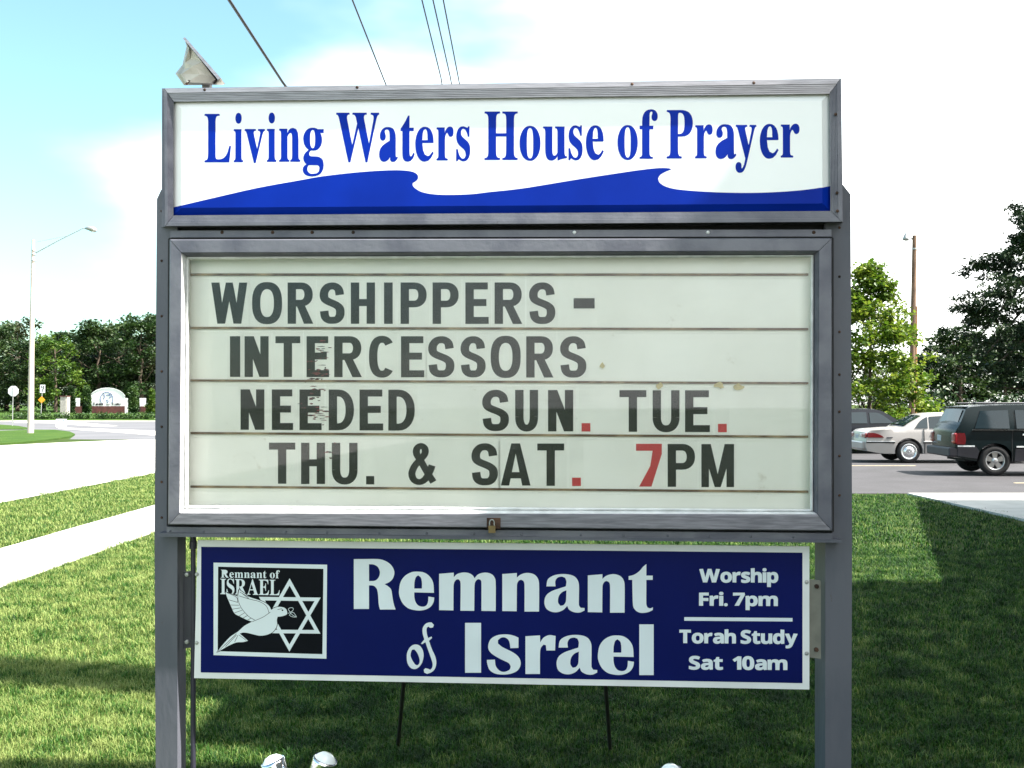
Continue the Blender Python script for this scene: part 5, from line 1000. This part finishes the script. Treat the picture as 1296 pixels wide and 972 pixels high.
# wood on the far side of the crossing
crowns = []
for s_, (mt, n_) in enumerate((('leaf_mid', 66), ('leaf_bright', 60), ('leaf_olive', 60), ('leaf_mid', 74))):
    cl = crown_clumps(1.2, 12.2, 4.6, n_, 20 + s_, 'round', (.15, .34))
    crowns.append((foliage(cl, 62, .46, 30 + s_).mesh('crown', M[mt]), limbs(11.5, 3.8, .26, 40 + s_, 10, .25).mesh('trunk', M['bark'])))
wl = [(-6, 405, 124, 0, 'grey green tree at the far left edge of the wood'), (22, 402, 130, 2, 'olive crowned tree behind the pale lamp pole'), (40, 430, 121, 3, 'dark tree between the lamp pole and the bright green tree'), (70, 421, 117, 1, 'bright yellow green rounded tree behind the orange diamond sign'),
      (104, 440, 126, 2, 'low olive tree in the dip of the wood'), (124, 404, 122, 0, 'tall pointed tree above the arched entrance wall'), (150, 408, 128, 3, 'dark green tree above the right side of the entrance arch'), (178, 396, 120, 0, 'tallest full green tree beside the left sign post'), (208, 400, 124, 2, 'olive tree disappearing behind the left sign post')]
for i, (px, py, Y, k, lb) in enumerate(wl):
    p = at(px, 520, Y); top = at(px, py, Y).z; s = (top - .9) / 12.6
    tree('broadleaf_tree', (p.x, Y, .8), lb, 'trees of the wood beyond the crossing', *crowns[k], rz=i * 1.3, sc_=(s * 1.05, s * 1.05, s))
# darker second row that closes the wood
bk_l = ['shaded tree in the back row, left of the wood edge', 'shaded back row tree behind the far left tree', 'shaded back row tree just right of the lamp pole', 'shaded back row tree behind the brick pillar', 'shaded back row tree above the clipped evergreen column', 'shaded back row tree over the middle of the entrance arch', 'shaded back row tree behind the right evergreen column', 'shaded back row tree against the left sign post']
for i, px in enumerate([-30, 8, 55, 92, 112, 140, 168, 198]):
    Y = 138 + (i % 3) * 3; p = at(px, 520, Y); top = at(px, 428 - (i * 7) % 13, Y).z; s = (top - .9) / 12.6
    tree('broadleaf_tree', (p.x, Y, .9), bk_l[i], 'trees of the wood beyond the crossing', *crowns[(0, 3)[i % 2]], rz=i * 2.1, sc_=(s * 1.5, s * 1.2, s))
b = foliage([(x * .6 + random.Random(x).uniform(-1, 1), (x * 5 % 7) * .5, random.Random(x + 5).uniform(.2, 4.2), 1.6, 1.3) for x in range(-50, 90, 1)], 60, .45, 77)
o = b.build('undergrowth', M['leaf_dark']); o.location = (at(100, 500, 130).x, 130, .9); tag(o, 'dark undergrowth filling the foot of the wood', 'undergrowth', kind='stuff')
# behind the sign and the lot
back = [(1105, 468, 88, 2), (1138, 455, 84, 1), (1168, 448, 80, 0), (1192, 436, 82, 3), (1216, 412, 78, 0), (1244, 430, 84, 3), (1272, 422, 80, 0), (1300, 410, 86, 3), (1330, 418, 80, 0)]
bl = ['olive tree just right of the right sign post', 'bright tree behind the wooden utility pole', 'green tree right of the wooden pole top', 'thin crowned tree over the dark green car roof', 'tall grey green tree left of the dark spreading tree', 'dark tree seen under the spreading branches', 'green tree low under the dark spreading tree', 'dark tree at the right edge beyond the lot', 'green tree outside the right edge beyond the lot']
for i, (px, py, Y, k) in enumerate(back):
    p = at(px, 520, Y); top = at(px, py, Y).z; s = top / 12.6
    tree('broadleaf_tree', (p.x, Y, 0), bl[i], 'trees beyond the parking lot', *crowns[k], rz=i * 1.7 + .4, sc_=(s * 1.25, s * 1.15, s))
b = foliage([(x * .9, (x * 7 % 5) - 2, random.Random(x).uniform(.3, 2.8), 1.3, 1.1) for x in range(0, 34)], 50, .32, 78)
o = b.build('hedgerow', M['leaf_dark']); o.location = (at(1090, 500, 68).x, 68, 0); tag(o, 'dark hedgerow along the back of the parking lot', 'hedge', kind='stuff')
# leafy yellow green tree at the lot edge
Yt = 36.0; c = at(1100, 520, Yt)
rnd = random.Random(3); cl = []
prof_ = [(.2, 2.2), (1.2, 2.3), (2.2, 2.1), (3.2, 1.9), (4.2, 1.6), (5.0, 1.15), (5.7, .7), (6.2, .35)]
for z, r in prof_:
    for k in range(int(10 + r * 12)):
        a = rnd.uniform(0, 6.283); q = r * math.sqrt(rnd.uniform(.1, 1)); s = rnd.uniform(.32, .52)
        cl.append((math.cos(a) * q, math.sin(a) * q, z + rnd.uniform(-.35, .35), s, s * .75))
for zz, rr, aa in ((3.3, 2.2, -.1), (3.9, 1.9, .2), (2.6, 2.4, .1), (5.9, .8, -.3), (4.9, 1.4, .0)): cl.append((math.cos(aa) * rr, math.sin(aa) * rr, zz, .3, .2))
cm = foliage(cl, 480, .17, 9, aspect=.7).mesh('crown', M['leaf_yellow'])
tm = limbs(6.0, 1.7, .075, 10, 16, .12, targets=rnd.sample(cl, 20)).mesh('trunk', M['bark'])
tree('young_leafy_tree', (c.x, Yt, 0), 'yellow green leafy tree right of the sign, in front of the wooden pole', None, cm, tm)
# dark spreading tree at the right edge
Yd = 42.0; c = at(1352, 520, Yd); rnd = random.Random(8); cl = []
for i in range(30):
    z = 2.6 + i * .36; r = (5.4 - abs(z - 5.2) * .50) if z < 7.5 else 4.0 - (z - 7.5) * .85
    r = max(r, .8); a0 = rnd.uniform(0, 6.28)
    for j in range(5):
        a = a0 + j * 1.257 + rnd.uniform(-.3, .3); ln = r * rnd.uniform(.7, 1.08)
        for t in (.3, .5, .68, .84, 1.0):
            cl.append((math.cos(a) * ln * t + rnd.uniform(-.2, .2), math.sin(a) * ln * t + rnd.uniform(-.2, .2), z + t * .25 - t * t * .45 + rnd.uniform(-.1, .1), rnd.uniform(.34, .62) * (1.15 - .4 * t), .20))
for px, py in ((1218, 388), (1228, 392), (1240, 386), (1232, 330), (1244, 336), (1255, 325), (1284, 262), (1292, 275), (1272, 350), (1258, 402), (1284, 300), (1236, 404), (1262, 372)):
    p = at(px, py, Yd - rnd.uniform(0, 1.5)) - Vector((c.x, Yd, 0)); cl.append((p.x, p.y, p.z, rnd.uniform(.4, .6), .25)); cl.append((p.x + .6, p.y + .3, p.z - .1, .5, .22))
cm = foliage(cl, 520, .21, 12, droop=.25, aspect=.4).mesh('crown', M['leaf_dark'])
tm = limbs(13.5, 4.5, .30, 13, 34, .16, targets=[q for q in cl if math.hypot(q[0], q[1]) > 1.5][::3]).mesh('trunk', M['bark'])
tree('spreading_tree', (c.x, Yd, 0), 'large dark tree with layered drooping branches at the right edge', None, cm, tm)

# ------------------------------------------------------------------ poles and wires
lp = empty('street_lamp', (0, 0, 0), 0, 'tall pale street lamp on the grass island with a long arm to the right', 'street lamp')
g = G(38.5, 548, .06); Yl = g.y; lp.location = g
tp_ = at(42, 303, Yl); MB().tube([g - Vector((0, 0, .2)), g.lerp(tp_, .5), tp_], [.17, .125, .075], 14).build('pole', M['pole_pale'], lp)
a = at(43.5, 321, Yl); e = at(105, 289, Yl)
arm = MB(); arm.tube([a, a.lerp(e, .5) + Vector((0, 0, .03)), e, at(110, 289.2, Yl)], [.035, .03, .028, .028], 8); armo = arm.build('arm', M['steel'], lp)
MB().tube([at(42, 307, Yl), at(88, 298, Yl)], .008, 6).build('brace_rod', M['steel'], lp)
b = MB(); b.smooth = True; o_ = at(108, 289, Yl); b.tube([o_, at(112, 289, Yl), at(117, 290, Yl), at(121, 291.6, Yl), at(122.5, 292.4, Yl)], [.05, .11, .16, .11, .03], 12); b.build('lamp_head', M['steel'], lp)
b = MB(); b.smooth = True; b.lathe([(.12, 0), (.10, -.07), (.0, -.11)], at(118.4, 291.6, Yl), (0, 0, 1), 12); b.build('lens', M['lamp_clear'], lp)
for z in (317, 322, 330): MB().lathe([(.11, -.04), (.12, 0), (.11, .04)], at(42.6, z, Yl), (0, 0, 1), 12).build('clamp', M['steel'], lp)
Yp = 40.0
up = empty('utility_pole', G(1153, 542), 0, 'brown wooden utility pole with a small lamp and orange sunlit strip, right of the sign', 'utility pole'); up.location = (at(1153, 520, Yp).x, Yp, 0)
b0 = Vector(up.location); t0 = at(1157.5, 298, Yp)
MB().tube([b0 - Vector((0, 0, .2)), b0.lerp(t0, .5), t0], [.135, .11, .085], 12).build('pole', M['pole_wood'], up)
q0 = b0 + Vector((.15, -.06, 0)); q1 = b0.lerp(t0, .66) + Vector((.105, -.06, 0)); MB().tube([q0, q1], .033, 8).build('conduit', M['conduit'], up)  # conduit tube added in orange for the pole's sunlit right edge
MB().tube([at(1156, 304, Yp), at(1151, 299, Yp), at(1148, 295, Yp)], .022, 6).build('lamp_arm', M['steel'], up)
b = MB(); b.smooth = True; b.lathe([(.03, .22), (.07, .16), (.10, .04), (.13, -.02), (.12, -.10), (.0, -.13)], at(1146.6, 301, Yp), (.12, 0, 1), 14); b.build('lamp_shade', M['steel'], up)
b = MB(); b.lathe([(.10, -.03), (.10, .03)], at(1157.4, 315, Yp), (0, 0, 1), 12); b.bar(at(1157.4, 316, Yp), at(1163, 317, Yp), .02); b.build('bracket', M['steel'], up)
# overhead lines run along the street towards a pole hidden behind the sign
hp = empty('utility_pole', (-3.1, 62, 0), 0, 'wooden utility pole with crossarm carrying the overhead lines, hidden behind the sign', 'utility pole')
MB().tube([(-3.1, 62, -.2), (-3.1, 62, 6), (-3.1, 62, 12.2)], [.16, .13, .10], 10).build('pole', M['pole_wood'], hp)
MB().box(-4.3, -1.5, 61.95, 62.05, 11.55, 11.68).build('crossarm', M['pole_wood'], hp)
def wire(p0, p1, r, label, endz, Y0=-6.0, hts=8.5):
    """a line that passes through two measured sight lines at height about hts"""
    r0 = ray(*p0); r1 = ray(*p1)
    # height at first sight line hts, straight line to the pole
    t = (hts - EYE) / r0.z; A = Vector((r0.x * t, r0.y * t, hts))
    # find the point on the second sight line at depth where the line to the pole end would be level
    E_ = Vector((endz[0], 62, endz[1])); best = None
    for k in range(1, 400):
        Yk = A.y + k * .08; P = Vector((r1.x, r1.y, r1.z)) * (Yk / r1.y) + Vector((0, 0, EYE))
        d = (P - A); s = (E_.y - A.y) / d.y; q = A + d * s; er = abs(q.x - E_.x) * .4 + abs(q.z - (E_.z - 0.0))
        if best is None or er < best[0]: best = (er, P, d)
    P = best[1]; d = best[2].normalized()
    B0 = A + d * ((Y0 - A.y) / d.y); M2 = P + d * 6
    E2 = E_
    pts = [B0, A, P]
    for k in range(1, 7):
        t = k / 6; q = P.lerp(E2, t); h = (1 - t) * t; tang = P + d * ((q.y - P.y) / d.y); q2 = q.lerp(tang, (1 - t) ** 2 * .9); pts.append(q2)
    o = MB().tube(pts, r, 6).build('overhead_line', M['wire']); tag(o, label, 'cable', 'overhead lines along the street')
wire((290, 0), (357, 103), .026, 'thick black overhead cable, leftmost of the five', (-3.1, 9.0), hts=8.0)
wire((446, 0), (486, 101), .017, 'thin overhead wire between the thick cable and the group of three', (-3.2, 10.4), hts=9.5)
wire((534, 0), (558, 98), .017, 'leftmost wire of the close group of three', (-4.1, 11.75), hts=10.5)
wire((548, 0), (570, 98), .017, 'middle wire of the close group of three', (-3.1, 12.2), hts=10.5)
wire((561, 0), (580, 98), .017, 'rightmost wire of the close group of three', (-1.7, 11.75), hts=10.5)

# ------------------------------------------------------------------ street signs at the crossing
ss = empty('stop_sign', G(16, 540), 0, 'octagonal sign seen from behind on a thin post at the far left', 'road sign'); Ys = ss.location.y
b = MB(); c = at(16.8, 495, Ys); k = .40; n8 = [(c.x + k * math.cos(R(22.5 + 45 * i)), c.z + k * math.sin(R(22.5 + 45 * i))) for i in range(8)]
b.hexa([(x, Ys, z) for x, z in n8], [(x, Ys + .012, z) for x, z in n8]); b.build('sign_plate', M['sign_white'], ss, recalc=True)
MB().bar((ss.location.x, Ys - .03, -.1), (c.x, Ys - .03, c.z + .34), .028, n=8).build('post', M['steel'], ss)
rs = empty('lane_sign', (0, 0, 0), 0, 'white lane arrow sign above an orange diamond on a thin post', 'road sign'); Yr = 97.0
p = at(51.6, 524, Yr); rs.location = (p.x, Yr, .3)
q0 = at(50.8, 487, Yr); q1 = at(57, 497.2, Yr); MB().box(q0.x, q1.x, Yr - .02, Yr, q1.z, q0.z).build('sign_plate', M['sign_white'], rs)
b = MB()
def arr(pts): b.add([at(x, y, Yr - .03) for x, y in pts] + [at(x, y, Yr - .022) for x, y in pts], [list(range(len(pts))), [len(pts) + i for i in range(len(pts))][::-1]])
arr([(52, 488.4), (53.2, 488.4), (53.9, 490.6), (53.2, 491.6), (52.2, 490.6)]); arr([(54.4, 488.6), (56, 488.0), (56.2, 490.3), (54.6, 494.0), (54.2, 496), (53.2, 496), (53.6, 492.6), (54.9, 490.4)])
b.build('arrows', M['ink'], rs)
c = at(52.7, 506, Yr); k = .34; MB().hexa([(c.x - k, Yr - .02, c.z), (c.x, Yr - .02, c.z - k), (c.x + k, Yr - .02, c.z), (c.x, Yr - .02, c.z + k)], [(c.x - k, Yr, c.z), (c.x, Yr, c.z - k), (c.x + k, Yr, c.z), (c.x, Yr, c.z + k)]).build('diamond_plate', M['sign_orange'], rs, recalc=True)
MB().tube([p - Vector((0, 0, .5)), at(53.2, 497, Yr) + Vector((0, .02, 0))], .035, 8).build('post', M['steel'], rs)
ys = empty('yard_sign', (0, 0, 0), 0, 'small white yard sign with faint blue print on the crossing edge', 'yard sign'); g = G(77.5, 542.5); Yy = g.y; ys.location = g
q0 = at(70.8, 530.2, Yy); q1 = at(84.2, 540, Yy); MB().box(q0.x, q1.x, Yy - .012, Yy, q1.z, q0.z).build('sign_panel', M['sign_white'], ys)
b = MB()
for x0, x1, y0, y1 in ((73, 75, 532, 533), (76.5, 77.4, 532, 533), (79, 82, 531.8, 532.8), (74, 74.6, 535, 538), (77, 79, 536.4, 537), (80.5, 81.2, 535.5, 537)):
    a_, c_ = at(x0, y0, Yy - .016), at(x1, y1, Yy - .016); b.box(a_.x, c_.x, Yy - .016, Yy - .0125, c_.z, a_.z)
b.build('print', M['ink_blue'], ys)['kind'] = 'stuff'
for x in (73.5, 81.5): a_ = at(x, 540, Yy); MB().bar((a_.x, Yy, .0), (a_.x, Yy, a_.z), .012, n=6).build('wire_leg', M['steel'], ys)
# ------------------------------------------------------------------ entrance wall of the estate
Ym = 108.0
ew = empty('entrance_wall', (at(137, 520, Ym).x, Ym, .6), 0, 'arched white entrance wall with circular emblem on a dark brick base', 'entrance wall')
def a2(px, py, d=0): return at(px, py, Ym + d)
outl = [(113.5, 514), (113.5, 501.5)] + [(136 + 22.5 * math.cos(R(t)), 505 - 13.6 * math.sin(R(t))) for t in range(164, 14, -10)] + [(158.5, 503.5), (158.5, 514)]
MB().hexa([a2(x, y) for x, y in outl], [a2(x, y, .5) for x, y in outl]).build('arch_panel', M['stucco'], ew, recalc=True)
rd = [(113.5 + i * 0, 0) for i in range(0)]
arc = [(136 + 23.3 * math.cos(R(t)), 505 - 14.4 * math.sin(R(t))) for t in range(166, 12, -8)]; arc_i = [(136 + 22.5 * math.cos(R(t)), 505 - 13.6 * math.sin(R(t))) for t in range(166, 12, -8)]
b = MB(); n = len(arc); b.hexa([a2(x, y, -.05) for x, y in arc] + [a2(x, y, -.05) for x, y in arc_i[::-1]], [a2(x, y, .55) for x, y in arc] + [a2(x, y, .55) for x, y in arc_i[::-1]]); b.build('coping', M['stucco'], ew, recalc=True)
base = MB().hexa([a2(x, y, -.02) for x, y in ((115.5, 514), (158, 514), (158, 523.8), (115.5, 523.8))], [a2(x, y, .6) for x, y in ((115.5, 514), (158, 514), (158, 523.8), (115.5, 523.8))]).build('brick_base', M['brick'], ew, recalc=True)
MB().hexa([a2(x, y, -.01) for x, y in ((157, 503.6), (162, 503.8), (162, 523), (157, 523.4))], [a2(x, y, .5) for x, y in ((157, 503.6), (162, 503.8), (162, 523), (157, 523.4))]).build('side_pier', M['stucco'], ew, recalc=True)
for x0, x1 in ((93.4, 101.5), (176.5, 185)):
    MB().hexa([a2(x, y, .1) for x, y in ((x0, 503.8), (x1, 503.8), (x1 - .5, 514.5), (x0 + .4, 514.5))], [a2(x, y, .4) for x, y in ((x0, 503.8), (x1, 503.8), (x1 - .5, 514.5), (x0 + .4, 514.5))]).build('wing_panel', M['stucco'], ew, recalc=True)
    MB().hexa([a2(x, y, .0) for x, y in ((x0 + 1.4, 514.2), (x1 + 3, 514.2), (x1 + 3, 523.6), (x0 + 1.4, 523.6))], [a2(x, y, .5) for x, y in ((x0 + 1.4, 514.2), (x1 + 3, 514.2), (x1 + 3, 523.6), (x0 + 1.4, 523.6))]).build('wing_base', M['brick'], ew, recalc=True)
def A3(u, v, d): return at(70 + u / 9.97, 480 + v / 9.97, Ym - d)
b = MB(); ring = [(648 + 80 * math.cos(R(t)), 248 - 84 * math.sin(R(t))) for t in range(-40, 222, 8)]
solid(b, fill([], [], seg_quads(ring, 9, 9)), A3, .01, .03)
for st in ([(600, 205), (620, 190), (618, 230), (610, 255)], [(640, 200), (668, 200), (690, 185)], [(680, 200), (705, 215), (690, 240), (676, 228)], [(640, 280), (652, 255), (670, 275), (668, 292), (648, 290)], [(600, 180), (610, 168)], [(700, 180), (712, 196)]):
    solid(b, fill([], [], seg_quads(st, 10, 10)), A3, .01, .03)
b.build('emblem', M['ink_blue'], ew)['kind'] = 'stuff'
b = MB(); rnd = random.Random(4)
def scr(x0, x1, y0, y1, n):
    for i in range(n):
        x = x0 + (x1 - x0) * i / n; w_ = (x1 - x0) / n
        st = rnd.choice([[(x, y1), (x, y0), (x + w_ * .55, y0), (x + w_ * .55, y1)], [(x, y0 + 4), (x + w_ * .55, y0 + 4), (x + w_ * .55, y1), (x, y1), (x, y0 + 4)], [(x + w_ * .5, y0), (x, y0 + 6), (x + w_ * .5, y1 - 6), (x, y1)]])
        solid(b, fill([], [], seg_quads(st, 5.5, 5.5)), A3, .01, .03)
scr(484, 500, 290, 325, 1); scr(512, 608, 302, 326, 7); scr(648, 692, 312, 326, 2); scr(722, 738, 290, 325, 1); scr(748, 832, 302, 326, 6)
b.build('script_lettering', M['ink'], ew)['kind'] = 'stuff'
o = MB().hexa([at(x, y, Ym - 1.2) for x, y in ((96, 524.3), (196, 523.8), (196, 526.4), (96, 526.9))], [at(x, y, Ym - .2) for x, y in ((96, 524.3), (196, 523.8), (196, 526.4), (96, 526.9))]).build('bed_edging', M['concrete'], ew, recalc=True)
# brick pillar
bp = empty('brick_pillar', (at(81, 528, 100).x, 100, .3), 0, 'pale brick pillar standing left of the entrance wall', 'pillar')
qa, qb_ = at(76.3, 502, 100), at(83.5, 528, 100)
MB().box(qa.x + .02, qb_.x + .03, 100.02, 100.7, -.1, qa.z - .02).build('core', M['mortar'], bp)
bh = (qa.z - .1) / 26; bm_ = None
bw = (qb_.x - qa.x) / 2
brick_me = MB().box(.01, bw - .01, -.02, .10, .012, bh - .004).mesh('brick', M['pale_brick'])
side_me = MB().box(-.02, .05, .01, .34, .012, bh - .004).mesh('brick', M['pale_brick'])
for r_i in range(26):
    for c_i in range(2):
        k = link('brick', brick_me, bp, False); k.location = (qa.x + c_i * bw - bp.location.x, 0, .1 + r_i * bh - bp.location.z)
        k = link('brick', side_me, bp, False); k.location = (qb_.x + .03 - bp.location.x, .02 + c_i * .35, .1 + r_i * bh - bp.location.z)
MB().box(qa.x - .06, qb_.x + .12, 99.92, 100.8, qa.z, qa.z + .08).build('cap', M['brick'], bp)
# clipped evergreens and shrubs by the wall
def column(px0, px1, top, bot, Y, label, pointy, m, seed):
    c = at((px0 + px1) / 2, bot, Y); wd = (px1 - px0) / F * Y / 2; h = at(px0, top, Y).z - c.z; rnd = random.Random(seed); cl = []
    n = int(26 + h * 14)
    for i in range(n):
        t = i / (n - 1); r = wd * ((1 - t) ** .45 if pointy else (1 - .35 * t) * (1 if t < .92 else .7)); a = rnd.uniform(0, 6.28); q = r * rnd.uniform(.3, .8)
        cl.append((math.cos(a) * q, math.sin(a) * q, h * t * .96 + .05, wd * .42, wd * .42))
    o = empty('evergreen_shrub', (c.x, Y, c.z), 0, label, 'shrub', 'evergreens by the entrance wall')
    me = foliage(cl, 160 / (wd * wd * .18), .15, seed).mesh('foliage', M[m]); link('foliage', me, o, False)
    MB().bar((0, 0, -.4), (0, 0, h * .7), .06, .02).build('stem', M['bark'], o, world=False)
column(103.8, 116, 489.5, 524, 106.6, 'clipped evergreen column left of the entrance arch', False, 'leaf_cedar', 51)
column(161.5, 176, 489.8, 524, 106.6, 'clipped evergreen column right of the entrance arch', False, 'leaf_cedar', 52)
column(83, 96, 490, 526, 104, 'bushy green shrub between the brick pillar and the white wall', True, 'leaf_mid', 53)
column(184, 200, 494, 524, 106, 'bright bushy shrub at the right end of the entrance wall', True, 'leaf_bright', 54)
b = foliage([(x * .5, (x * 3 % 4) * .2, .3, .7, .45) for x in range(0, 34)], 300, .2, 61); o = b.build('low_hedge', M['leaf_cedar']); o.location = (at(8, 520, 96).x, 96, .15); tag(o, 'low dark hedge behind the lane arrow sign', 'hedge', kind='stuff')

# ------------------------------------------------------------------ the church to the right, outside the picture: it shades the sign and the lawn
ch = empty('church_building', (10, 0, 0), 0, 'brick church with tall block and low annex beside the shaded lawn', 'church')
def wallbox(x0, x1, y0, y1, z1, nm, m, z0=-.1): return MB().box(x0, x1, y0, y1, z0, z1).build(nm, m, ch)
wallbox(6.0, 15, -9, 7.42, 9.6, 'main_block', M['siding'])
wallbox(5.95, 15.05, -9.05, 7.47, 9.66, 'parapet', M['concrete2'], 9.6)
wallbox(5.55, 5.998, 3.15, 4.50, 9.9, 'chimney_breast', M['siding'])
wallbox(5.45, 5.95, 3.84, 4.28, 15.0, 'chimney_stack', M['siding'], 9.9)
pts = [(6.46, 7.58), (18, 7.58), (20.5, 15.8), (9.5, 15.8)]
MB().hexa([(x, y, -.1) for x, y in pts], [(x, y, 3.9) for x, y in pts]).build('annex', M['siding'], ch, recalc=True)
MB().hexa([(x, y, 3.9) for x, y in pts], [(x, y, 4.0) for x, y in pts]).build('annex_roof', M['roof'], ch, recalc=True)
for y in (-7, -4.5, -2, .5):
    for z in (1.0, 5.2):
        f = MB().box(5.93, 5.997, y, y + 1.1, z, z + 2.0).build('window', M['trim'], ch); MB().box(5.92, 5.928, y + .08, y + 1.02, z + .08, z + 1.92).build('pane', M['pane'], f)
